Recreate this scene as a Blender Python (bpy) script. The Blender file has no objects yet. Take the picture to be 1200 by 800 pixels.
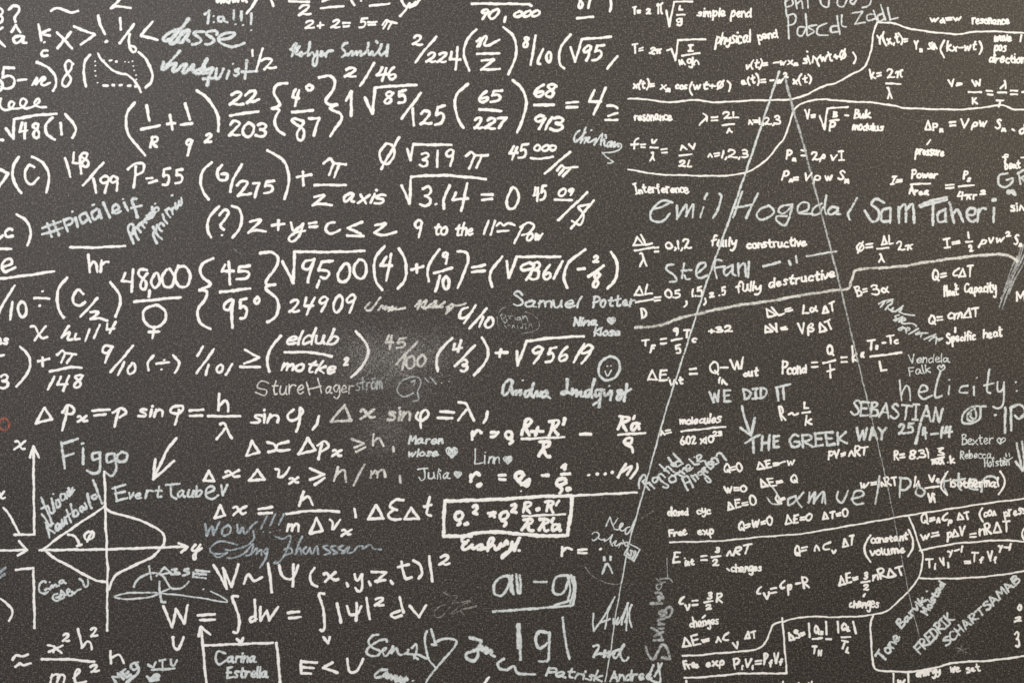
import bpy, math, random
from mathutils import Vector

# ------------------------------------------------------------------ camera, light, exposure
C = bpy.context.scene.collection
PX = 0.002                     # the board is 2 mm per photograph pixel (frame: 2.4 m x 1.6 m)
EYE = 1.5
cam = bpy.data.cameras.new("camera"); camo = bpy.data.objects.new("camera", cam); C.objects.link(camo)
cam.sensor_width = 36.0; cam.lens = 50.0
camo.location = (0, -1200 * PX * 50 / 36, EYE); camo.rotation_euler = (math.radians(90), 0, 0)
cam.clip_start = 0.05; cam.clip_end = 100
bpy.context.scene.camera = camo

w = bpy.data.worlds.new("World"); bpy.context.scene.world = w; w.use_nodes = True
w.node_tree.nodes["Background"].inputs[0].default_value = (1.0, 0.99, 0.97, 1)
w.node_tree.nodes["Background"].inputs[1].default_value = 0.16

def area(name, loc, target, size, power, col):
    l = bpy.data.lights.new(name, 'AREA'); l.shape = 'RECTANGLE'
    l.size, l.size_y = size; l.energy = power; l.color = col
    o = bpy.data.objects.new(name, l); C.objects.link(o); o.location = loc
    o.rotation_euler = (Vector(target) - Vector(loc)).to_track_quat('-Z', 'Y').to_euler()
    return o
area("window_light", (-2.5, -4.3, 3.7), (-0.2, 0, 1.5), (2.8, 1.8), 285, (1.0, 0.99, 0.985))
area("ceiling_light", (2.9, -2.9, 3.3), (0.7, 0, 1.3), (1.6, 1.2), 135, (1.0, 0.88, 0.70))

vs = bpy.context.scene.view_settings
vs.view_transform = 'Standard'; vs.look = 'None'; vs.exposure = 0.0; vs.gamma = 1.0
bpy.context.scene.cycles.filter_width = 1.6

# ------------------------------------------------------------------ materials
def nodes_of(name):
    m = bpy.data.materials.new(name); m.use_nodes = True
    nt = m.node_tree
    return m, nt, nt.nodes["Principled BSDF"]

def N(nt, typ, **kw):
    n = nt.nodes.new(typ)
    for k, v in kw.items():
        if k.startswith('i_'):
            n.inputs[k[2:].replace('_', ' ')].default_value = v
        else:
            setattr(n, k, v)
    return n

def math_node(nt, op, a, b=None, clamp=False):
    n = nt.nodes.new('ShaderNodeMath'); n.operation = op; n.use_clamp = clamp
    for i, v in enumerate((a, b)):
        if v is None: continue
        if isinstance(v, (int, float)): n.inputs[i].default_value = v
        else: nt.links.new(v, n.inputs[i])
    return n.outputs[0]

def ramp(nt, fac, stops):
    r = nt.nodes.new('ShaderNodeValToRGB')
    e = r.color_ramp.elements
    while len(e) < len(stops): e.new(0.5)
    for el, (p, c) in zip(e, stops):
        el.position = p; el.color = (*c, 1)
    nt.links.new(fac, r.inputs[0])
    return r.outputs[0]

def grain(nt, scale=(1, 1, 1), s=260.0, detail=3.0, rough=0.65):
    tc = N(nt, 'ShaderNodeTexCoord')
    mp = N(nt, 'ShaderNodeMapping'); mp.inputs['Scale'].default_value = scale
    nt.links.new(tc.outputs['Object'], mp.inputs[0])
    n = N(nt, 'ShaderNodeTexNoise', i_Scale=s, i_Detail=detail, i_Roughness=rough)
    nt.links.new(mp.outputs[0], n.inputs['Vector'])
    return n.outputs['Fac']

def board_material():
    m, nt, b = nodes_of("charcoal_woven_wallcovering")
    g1 = grain(nt, (1, 1, 1), 340.0, 2.0, 0.7)
    g2 = grain(nt, (0.35, 1, 1.25), 340.0, 1.0, 0.5)      # thread direction, across
    g3 = grain(nt, (1.25, 1, 0.35), 340.0, 1.0, 0.5)      # and down
    f = math_node(nt, 'ADD', math_node(nt, 'MULTIPLY', g1, 0.6), math_node(nt, 'MULTIPLY', math_node(nt, 'ADD', g2, g3), 0.2))
    col = ramp(nt, f, [(0.40, (0.0015, 0.0011, 0.0008)), (0.48, (0.0115, 0.0088, 0.0067)), (0.54, (0.030, 0.0242, 0.0196)), (0.615, (0.150, 0.129, 0.112))])
    big = grain(nt, (1, 1, 1), 1.7, 3.0, 0.55)
    tone = ramp(nt, big, [(0.34, (0.88, 0.88, 0.87)), (0.5, (1.0, 0.985, 0.975)), (0.66, (1.10, 1.06, 1.06))])
    mul = N(nt, 'ShaderNodeMix', data_type='RGBA', blend_type='MULTIPLY'); mul.inputs[0].default_value = 1.0
    nt.links.new(col, mul.inputs[6]); nt.links.new(tone, mul.inputs[7])
    nt.links.new(mul.outputs[2], b.inputs['Base Color'])
    b.inputs['Roughness'].default_value = 0.62
    b.inputs['Specular IOR Level'].default_value = 0.5
    bp = N(nt, 'ShaderNodeBump', i_Strength=0.55, i_Distance=0.0012)
    nt.links.new(f, bp.inputs['Height']); nt.links.new(bp.outputs[0], b.inputs['Normal'])
    return m

def ink_material(name, col, cover, spread=1.0, var=0.12, sharp=5.0, dryness=0.5, fine=210.0):
    """Marker or paint sitting on the weave: patchy where the weave shows through, ragged at its edges."""
    m, nt, b = nodes_of(name)
    at = N(nt, 'ShaderNodeAttribute', attribute_name='edge')
    g = grain(nt, (1, 1, 1), fine, 3.0, 0.7)
    a = math_node(nt, 'ADD', math_node(nt, 'MULTIPLY', at.outputs['Fac'], spread), cover)
    dry = grain(nt, (1, 1, 1), 22.0, 2.0, 0.6)             # the pen runs drier in places
    a = math_node(nt, 'ADD', a, math_node(nt, 'MULTIPLY', math_node(nt, 'SUBTRACT', dry, 0.5), dryness))
    a = math_node(nt, 'SUBTRACT', a, g)
    a = math_node(nt, 'MULTIPLY', a, sharp, True)
    g2 = grain(nt, (1, 1, 1), 120.0, 2.0, 0.6)
    tone = ramp(nt, g2, [(0.3, tuple(c * (1 - var) for c in col)), (0.62, col)])
    nt.links.new(tone, b.inputs['Base Color'])
    b.inputs['Roughness'].default_value = 0.75
    b.inputs['Specular IOR Level'].default_value = 0.25
    nt.links.new(a, b.inputs['Alpha'])
    return m

MAT = {
    'w': ink_material("white_paint", (0.74, 0.732, 0.722), 0.44, 0.85, 0.10, 4.0),
    's': ink_material("silver_marker", (0.575, 0.612, 0.625), 0.57, 0.40, 0.24, 3.4),
    'b': ink_material("blue_silver_marker", (0.40, 0.455, 0.50), 0.53, 0.34, 0.25, 2.6),
    'k': ink_material("grey_silver_marker", (0.45, 0.47, 0.475), 0.53, 0.34, 0.28, 2.6),
    'm': ink_material("rubbed_white_paint", (0.64, 0.635, 0.61), 0.54, 0.42, 0.25, 2.6),
    'g': ink_material("thin_scratch_chalk", (0.36, 0.35, 0.33), 0.42, 0.30, 0.25, 2.6),
    'r': ink_material("dull_red_marker", (0.42, 0.13, 0.09), 0.50, 0.30, 0.25, 2.6),
    'd': ink_material("chalk_dust", (0.44, 0.44, 0.43), 0.335, 0.235, 0.2, 2.8, 0.10, 380.0),
}

# ------------------------------------------------------------------ handwriting: pen strokes for each character
# baseline 0, x-height 6, capitals 10; strokes split by ';', '/' inside a stroke is a sharp turn
GL = {}
def G(s):
    for ln in s.strip().split('\n'):
        k, _, d = ln.strip().partition(' ')
        GL[k] = [[[tuple(map(float, p.split(','))) for p in seg.split()] for seg in st.split('/')] for st in d.split(';')]
G("""
0 3.2,10 0.9,7.6 0.5,3 2.6,0 5,2.2 5.4,7 3.6,10 2.6,9.6
1 1.6,10 1.1,5 0.9,0
2 0.5,8 2.2,10 4.6,9 4,5.6 0.4,0.5/0.4,0.5 2,1.2 3.8,0.2 5.8,0.6
3 0.6,9 2.8,10 4.6,8.4 3.6,6 1.8,5.4/1.8,5.4 4.6,4.4 4.8,1.4 2.6,0 0.3,1
4 2.2,10 1.2,6.6 0.3,4.2/0.3,4.2 5.6,4.8;4.6,9.4 4.1,5 3.6,-0.2
5 5.6,10 1.6,9.5/1.6,9.5 0.9,5.6/0.9,5.6 3.6,6.2 4.9,3.8 3.6,0.6 0.3,0.3
6 3.6,10 1.3,6.2 0.7,2.4 2.4,0 4.6,1.8 3.9,4.4 1.4,3.2
7 0.4,9.2 5.4,9.8/5.4,9.8 3.4,5 2.5,0
8 4.9,8.8 3,10 1,8.4 2.6,5.8 4.6,3 3.4,0 1,0.8 1.4,3.6 4,6.4 4.9,9
9 4.4,8.8 2.6,10 0.7,7.8 1.8,5.6 4.2,7 4.6,9.2 4,4 3.2,0
a 4.3,5.2 2.6,6 0.6,3.6 1.3,0.4 3,1.4 4.3,5/4.3,5 4.1,1 5.6,0.4
b 1,10 0.8,4 0.7,0.4;0.8,2.8 2.6,5.8 4.4,4.2 3.6,0.8 0.7,0.5
c 4.2,5 2.6,6 0.7,3.6 1.6,0.4 4.4,1
d 4,4.8 2.4,5.8 0.6,3.2 1.5,0.2 3.8,2;4.7,10 4.2,4 4.5,0
e 0.8,2.9 3.6,3.6 3.6,5.6 2,6 0.5,3 1.8,0.2 4.4,1.4
f 4,9.4 2.6,10 1.7,7 1.4,0;0,5.4 3.4,6
g 4.2,5.2 2.6,6 0.7,3.8 1.8,1.2 4.1,4.4;4.3,5.8 4.2,-1 2.6,-4 0.4,-2.8
h 1.2,10 0.9,5 0.6,0;0.8,3.2 2.8,6 4.1,4.2 4.2,0
i 1,5.8 0.9,0.2;1.2,8.4 1.3,8.8
j 2.4,5.8 2.2,-2 0.4,-3.6;2.6,8.4 2.7,8.8
k 1.1,10 0.8,0;4.2,5.8 1,2.8/1,2.8 4.6,0.2
l 1.1,10 0.8,5 0.9,0.2
m 0.7,6 0.4,0;0.6,3.4 2,6 2.9,4.6 2.8,0.2;2.8,3.4 4.4,6 5.4,4.4 5.6,0.2
n 0.8,6 0.5,0;0.7,3.4 2.6,6 3.8,4.4 4,0.2
o 2.8,6 0.7,4 1,0.8 3,0.2 4.4,3 3.4,5.8 2.4,6
p 1,5.8 0.6,1 0.3,-4;0.8,3.6 2.8,6 4.4,4.2 3.2,1 0.7,1
q 4.2,5.2 2.4,6 0.6,3.4 1.8,0.8 4,4;4.4,5.8 3.8,-4
r 0.8,6 0.5,0;0.7,3.4 2,5.6 3.8,5.6
s 3.8,5.4 2,6 1,4.4 3.2,2.6 2.8,0.4 0.3,0.4
t 2,9.4 1.5,4 2,0.4 3.6,0.6;0.2,6 3.8,6.4
u 0.6,6 0.6,1.6 2,0.2 3.6,1.6 4,5.8/4,5.8 4,2 4.8,0.2
v 0.4,6 1.8,0.2/1.8,0.2 3.2,3.4 3.8,6
w 0.4,6 1.3,0.3/1.3,0.3 2.9,4.6/2.9,4.6 3.6,0.3/3.6,0.3 5.6,6
x 0.4,5.8 4.2,0.2;4.2,5.8 0.3,0
y 0.5,6 1.2,2.4 3.4,3.2 4.2,6/4.2,6 3.6,-1 2,-4 0.3,-3
z 0.6,5.6 4.2,5.8/4.2,5.8 0.4,0.4/0.4,0.4 4.6,0.3
A 0.2,0 2.8,10/2.8,10 5.2,0;1.2,3.6 4.6,3.8
B 0.9,10 0.7,0;0.9,9.6 3.4,10 4.2,7.8 1,5.4/1,5.4 4.6,4.6 4.4,1 0.7,0.2
C 4.8,8.6 3.2,10 0.9,7 0.8,2.4 2.8,0.1 5,1.6
D 0.9,9.8 0.7,0.2;0.7,9.8 3.6,9 4.9,5.6 3.6,1.4 0.4,0.2
E 0.9,10 0.7,0;0.9,9.8 4.6,10;0.9,5.2 3.8,5.4;0.7,0.1 4.6,0.3
F 0.9,10 0.7,0;0.9,9.7 4.8,10;0.9,5.2 3.8,5.4
G 4.8,8.4 3.2,10 0.8,6.6 1.2,1.4 3.4,0.2 4.8,2 4.8,4.4/4.8,4.4 2.8,4.4
H 1,10 0.7,0;4.9,10 4.6,0;0.8,5 4.8,5.3
I 2,10 1.9,0;0.4,9.9 3.6,10;0.3,0 3.6,0.1
J 1,10 5,10;3.6,10 3.6,2.4 2.2,0.1 0.4,1.6
K 1,10 0.7,0;4.8,9.6 0.9,4.6/0.9,4.6 5,0.2
L 1,10 0.8,0.2/0.8,0.2 4.6,0.4
M 0.5,0 1.2,10/1.2,10 3.2,3.6/3.2,3.6 5.4,10/5.4,10 6,0
N 0.7,0 1,10/1,10 4.6,0/4.6,0 4.9,10
O 3,10 0.7,7 0.9,2 3,0 5.2,3 4.6,8.4 2.6,10
P 0.9,10 0.7,0;0.7,9.4 3.4,10 4.8,7.6 3.4,5 0.8,4.6
Q 3,10 0.7,7 0.9,2 3,0.2 5,3 4.4,8.6 2.6,10;3,2.6 5.2,-1
R 0.9,10 0.7,0;0.7,9.6 3.4,10 4.6,7.6 3.2,5.4 0.9,5/0.9,5 5,0
S 4.6,8.8 2.8,10 0.9,8 3.4,5.2 4.6,2.4 2.6,0 0.4,1.2
T 0.3,9.7 5.2,10;2.9,9.8 2.5,0
U 0.7,10 0.8,2.4 2.6,0.1 4.4,2.2 4.9,10
V 0.4,10 2.5,0/2.5,0 4.9,10
W 0.4,10 1.8,0.2/1.8,0.2 3.5,7.6/3.5,7.6 4.6,0.2/4.6,0.2 6.8,10
X 0.6,10 4.8,0;4.8,10 0.3,0
Y 0.4,10 2.6,5;5,10 2.6,5 1.8,0
Z 0.6,9.6 4.8,9.9/4.8,9.9 0.4,0.3/0.4,0.3 5,0.4
+ 0.4,3.6 4.8,3.8;2.6,6.2 2.5,1.2
- 0.4,3.8 4,4.1
= 0.4,5.2 4.4,5.6;0.4,2.4 4.4,2.8
, 1.2,1 0.9,-0.4 0.3,-2
. 0.6,0.2 0.8,0.5
( 2.8,11 0.8,7 0.6,3 2.2,-1.4
) 0.4,11 2.4,7.4 2.4,2.6 0.6,-1.4
! 0.9,10 0.8,3.4;0.7,0.2 0.8,0.5
/ 4,10.4 0.3,-1
? 0.4,8.4 2,10 3.8,8.4 2.2,5.2 1.9,3;1.8,0.2 1.9,0.5
π 0.2,4.8 1.4,6.2 3.4,5.6 6,6.6;2.3,5.8 1.3,0;4.5,5.9 3.9,2 4.6,0.2
λ 0.8,9.2 2,9.4 3.3,4.4 5,0.2;2.8,5.4 0.4,0
Δ 0.3,0.2 2.9,9/2.9,9 5.6,0.2/5.6,0.2 0.3,0.2
φ 3,6 0.9,4.6 1,1.6 3.2,0.8 4.8,3 3.6,5.8 2.6,5.8;3.4,8 2.4,-3
ψ 0.4,8 1.2,4.4 3.4,3.4 5.4,5 6.2,8;3.6,9.6 3.1,-0.6
ρ 0.2,-3.6 0.9,2 2.4,5.8 4.4,4.4 3.4,1 1,1.2
α 4.8,6 3.4,2.4 1.8,0.4 0.5,2.8 1.6,5.6 3,4.4 4.9,0.2
β 0.2,-3.6 0.8,5 2.6,10 4.2,8 2,5.2/2,5.2 4.6,3.4 3.2,0.4 0.8,0.8
γ 0.3,5.8 1.6,5 2.2,1.4/4.2,6 2.2,1.4 1,-3
Ø 3,9 0.8,6 1,2 3,0.8 5,4 4,8.6 2.6,9;5.2,10.6 0.7,-0.8
å 4.3,5 2.6,5.8 0.6,3.4 1.3,0.4 3,1.4 4.3,5/4.3,5 4.1,1 5.4,0.4;2.8,8.4 3,8.6
é 0.8,2.9 3.6,3.6 3.6,5.6 2,6 0.5,3 1.8,0.2 4.4,1.4;2.6,8 3.8,9.8
ö 2.8,6 0.7,4 1,0.8 3,0.2 4.4,3 3.4,5.8 2.4,6;1.6,8.4 1.8,8.6;3.8,8.6 4,8.8
' 1.4,10 0.8,7
χ 0.2,5.2 1.4,6 2.6,3.6 3.8,0.6 5.4,0.8;5.2,6 2.6,3 0.3,0
""")

# the second hand, in the small notes: n and m as bare peaks, narrow and open letters
NOTES = {
    'n': [[[(0.4, 0.2), (1.0, 3.4), (1.6, 5.6)], [(1.6, 5.6), (2.6, 3.0), (3.6, 0.3)]]],
    'm': [[[(0.4, 0.2), (1.4, 5.6)], [(1.4, 5.6), (2.6, 1.2)], [(2.6, 1.2), (3.8, 5.4)], [(3.8, 5.4), (5.0, 0.3)]]],
    'e': [[[(0.8, 2.8), (3.4, 4.0), (2.8, 6.2), (1.0, 5.4), (0.5, 2.2), (1.8, 0.2), (4.4, 1.0)]]],
    'r': [[[(0.7, 6.0), (0.5, 0.2)], [(0.5, 0.2), (1.4, 4.8), (3.4, 5.6)]]],
    'a': [[[(3.4, 5.6), (1.2, 5.4), (0.6, 1.6), (2.0, 0.6), (3.4, 5.2)], [(3.4, 5.2), (3.6, 1.6), (4.8, 0.2)]]],
    'C': [[[(4.4, 9.2), (1.6, 6.4), (0.6, 3.0)], [(0.6, 3.0), (2.0, 1.4), (4.4, 1.8)]]],
}

def catmull(pts, step):
    if len(pts) < 3:
        return list(pts)
    out = []
    P = [pts[0]] + list(pts) + [pts[-1]]
    for i in range(1, len(P) - 2):
        p0, p1, p2, p3 = P[i - 1], P[i], P[i + 1], P[i + 2]
        n = max(3, int(math.dist(p1, p2) / step))
        for k in range(n):
            t = k / n
            out.append(tuple(0.5 * (2 * p1[j] + (p2[j] - p0[j]) * t + (2 * p0[j] - 5 * p1[j] + 4 * p2[j] - p3[j]) * t * t
                                    + (3 * p1[j] - p0[j] - 3 * p2[j] + p3[j]) * t ** 3) for j in (0, 1)))
    out.append(pts[-1])
    return out

def resample(pts, step):
    L = [0.0]
    for a, b in zip(pts, pts[1:]): L.append(L[-1] + math.dist(a, b))
    tot = L[-1]
    if tot < 1e-6: return [pts[0]], 0
    n = max(2, int(tot / step) + 1)
    out, j = [], 0
    for i in range(n + 1):
        d = tot * i / n
        while j < len(L) - 2 and L[j + 1] < d: j += 1
        s = (d - L[j]) / max(1e-9, L[j + 1] - L[j])
        out.append((pts[j][0] + (pts[j + 1][0] - pts[j][0]) * s, pts[j][1] + (pts[j + 1][1] - pts[j][1]) * s))
    return out, tot

class Ink:
    """Collects pen strokes (in photograph pixels on the board) into one mesh: low domed ridges of paint."""
    def __init__(self): self.v, self.f, self.e, self.runs = [], [], [], []
    lift = 0
    def stroke(self, pts, width, rnd, taper=0.25, wob=0.22):
        if len(pts) < 2: return
        pts, tot = resample(pts, max(0.45, width * 0.28))
        if tot == 0:
            pts = [pts[0], (pts[0][0] + 0.3, pts[0][1])]; tot = 0.3
        r = width / 2
        a, b = pts[0], pts[1]; d = max(1e-6, math.dist(a, b))
        ext = r * 0.75
        def cap(p, q):
            d = max(1e-6, math.dist(p, q)); ux, uy = (p[0] - q[0]) / d, (p[1] - q[1]) / d
            return [(p[0] + ux * ext * k, p[1] + uy * ext * k) for k in (0.35, 0.65, 0.87, 1.0)]
        c0 = cap(pts[0], pts[1])[::-1]; c1 = cap(pts[-1], pts[-2])
        allp = c0 + pts + c1
        n = len(allp)
        ph = [rnd.uniform(0, 6.28) for _ in range(4)]
        pr0, pr1 = 1 - taper * rnd.random() * 0.5, 1 - taper * rnd.random()
        Ink.lift = (Ink.lift + 1) % 29
        z0 = 0.00025 + Ink.lift * 0.000035
        base = len(self.v); f0 = len(self.f); s = 0.0
        for i, p in enumerate(allp):
            q0, q1 = allp[max(0, i - 1)], allp[min(n - 1, i + 1)]
            if i: s += math.dist(allp[i - 1], p)
            dx, dy = q1[0] - q0[0], q1[1] - q0[1]; d = max(1e-6, math.hypot(dx, dy)); nx, ny = -dy / d, dx / d
            if i < 4: pf = math.sqrt(max(0.02, 1 - (1.0, 0.87, 0.65, 0.35)[i] ** 2))
            elif i >= n - 4: pf = math.sqrt(max(0.02, 1 - (0.35, 0.65, 0.87, 1.0)[i - n + 4] ** 2))
            else: pf = 1.0
            t = i / (n - 1)
            rr = r * pf * (pr0 + (pr1 - pr0) * t) * (1 + 0.12 * math.sin(s * 0.26 + ph[0]) + 0.09 * math.sin(s * 0.8 + ph[1]))
            ox = wob * (math.sin(s * 0.21 + ph[2]) + 0.5 * math.sin(s * 0.61 + ph[3]))
            cx, cy = p[0] + nx * ox, p[1] + ny * ox
            z = z0 + 0.00003 * s / 100
            for k, e, h in ((-1, 0.0, 0.0), (-0.45, 0.7, 0.00012), (0.45, 0.7, 0.00012), (1, 0.0, 0.0)):
                px, py = cx + nx * rr * k, cy + ny * rr * k
                self.v.append(((px - 600) * PX, -(z + h), (400 - py) * PX)); self.e.append(e)
            if i:
                o = base + 4 * i
                for k in range(3): self.f.append((o + k, o + k + 1, o + k - 3, o + k - 4))
        self.runs.append((base, len(self.v), f0, len(self.f)))
    def pieces(self, gap):
        g = gap * PX; boxes = []
        for a, b, f0, f1 in self.runs:
            xs = [q[0] for q in self.v[a:b]]; zs = [q[2] for q in self.v[a:b]]
            boxes.append((min(xs), max(xs), min(zs), max(zs)))
        n = len(boxes); grp = list(range(n))
        def find(i):
            while grp[i] != i: i = grp[i]
            return i
        for i in range(n):
            for j in range(i):
                p, q = boxes[i], boxes[j]
                if p[0] - g < q[1] and q[0] - g < p[1] and p[2] - g < q[3] and q[2] - g < p[3]: grp[find(i)] = find(j)
        sets = {}
        for i in range(n): sets.setdefault(find(i), []).append(i)
        out = []
        for ids in sets.values():
            k = Ink()
            for i in ids:
                a, b, f0, f1 = self.runs[i]; d = len(k.v) - a
                k.v += self.v[a:b]; k.e += self.e[a:b]; k.f += [tuple(q + d for q in f) for f in self.f[f0:f1]]
            out.append(k)
        return sorted(out, key=lambda k: -len(k.v))
    def build(self, name, mat, parent):
        me = bpy.data.meshes.new(name); me.from_pydata(self.v, [], self.f)
        at = me.attributes.new('edge', 'FLOAT', 'POINT'); at.data.foreach_set('value', self.e)
        for p in me.polygons: p.use_smooth = True
        me.materials.append(mat); me.update()
        o = bpy.data.objects.new(name, me); C.objects.link(o); o.parent = parent
        return o

def layout(text, notes=False):
    """Glyph strokes laid out along x; _ lowers and ^ raises the next character or {group}."""
    out, x, i, mode = [], 0.0, 0, []
    while i < len(text):
        c = text[i]
        if c in '_^' and i + 1 < len(text):
            m = (0.62, -2.6) if c == '_' else (0.62, 5.6)
            if text[i + 1] == '{':
                j = text.index('}', i); run = text[i + 2:j]; i = j + 1
            else:
                run = text[i + 1]; i += 2
            for ch in run: out.append((ch, m))
            continue
        out.append((c, (1.0, 0.0))); i += 1
    res = []
    for ch, (sc, dy) in out:
        if ch == ' ':
            x += 3.2; continue
        g = NOTES.get(ch, GL[ch]) if notes else GL[ch]
        xs = [p[0] for st in g for seg in st for p in seg]
        lo, hi = min(xs), max(xs)
        res.append((g, x - lo * sc, sc, dy, (lo + hi) / 2))
        x += (hi - lo) * sc + (1.7 if notes else 1.35 if sc == 1 else 1.0)
    return res

TX = {'0': 0, '1': 240, '2': 480, '3': 720, '4': 950}
TY = {'0': 0, '1': 160, '2': 320, '3': 480, '4': 630}

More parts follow.
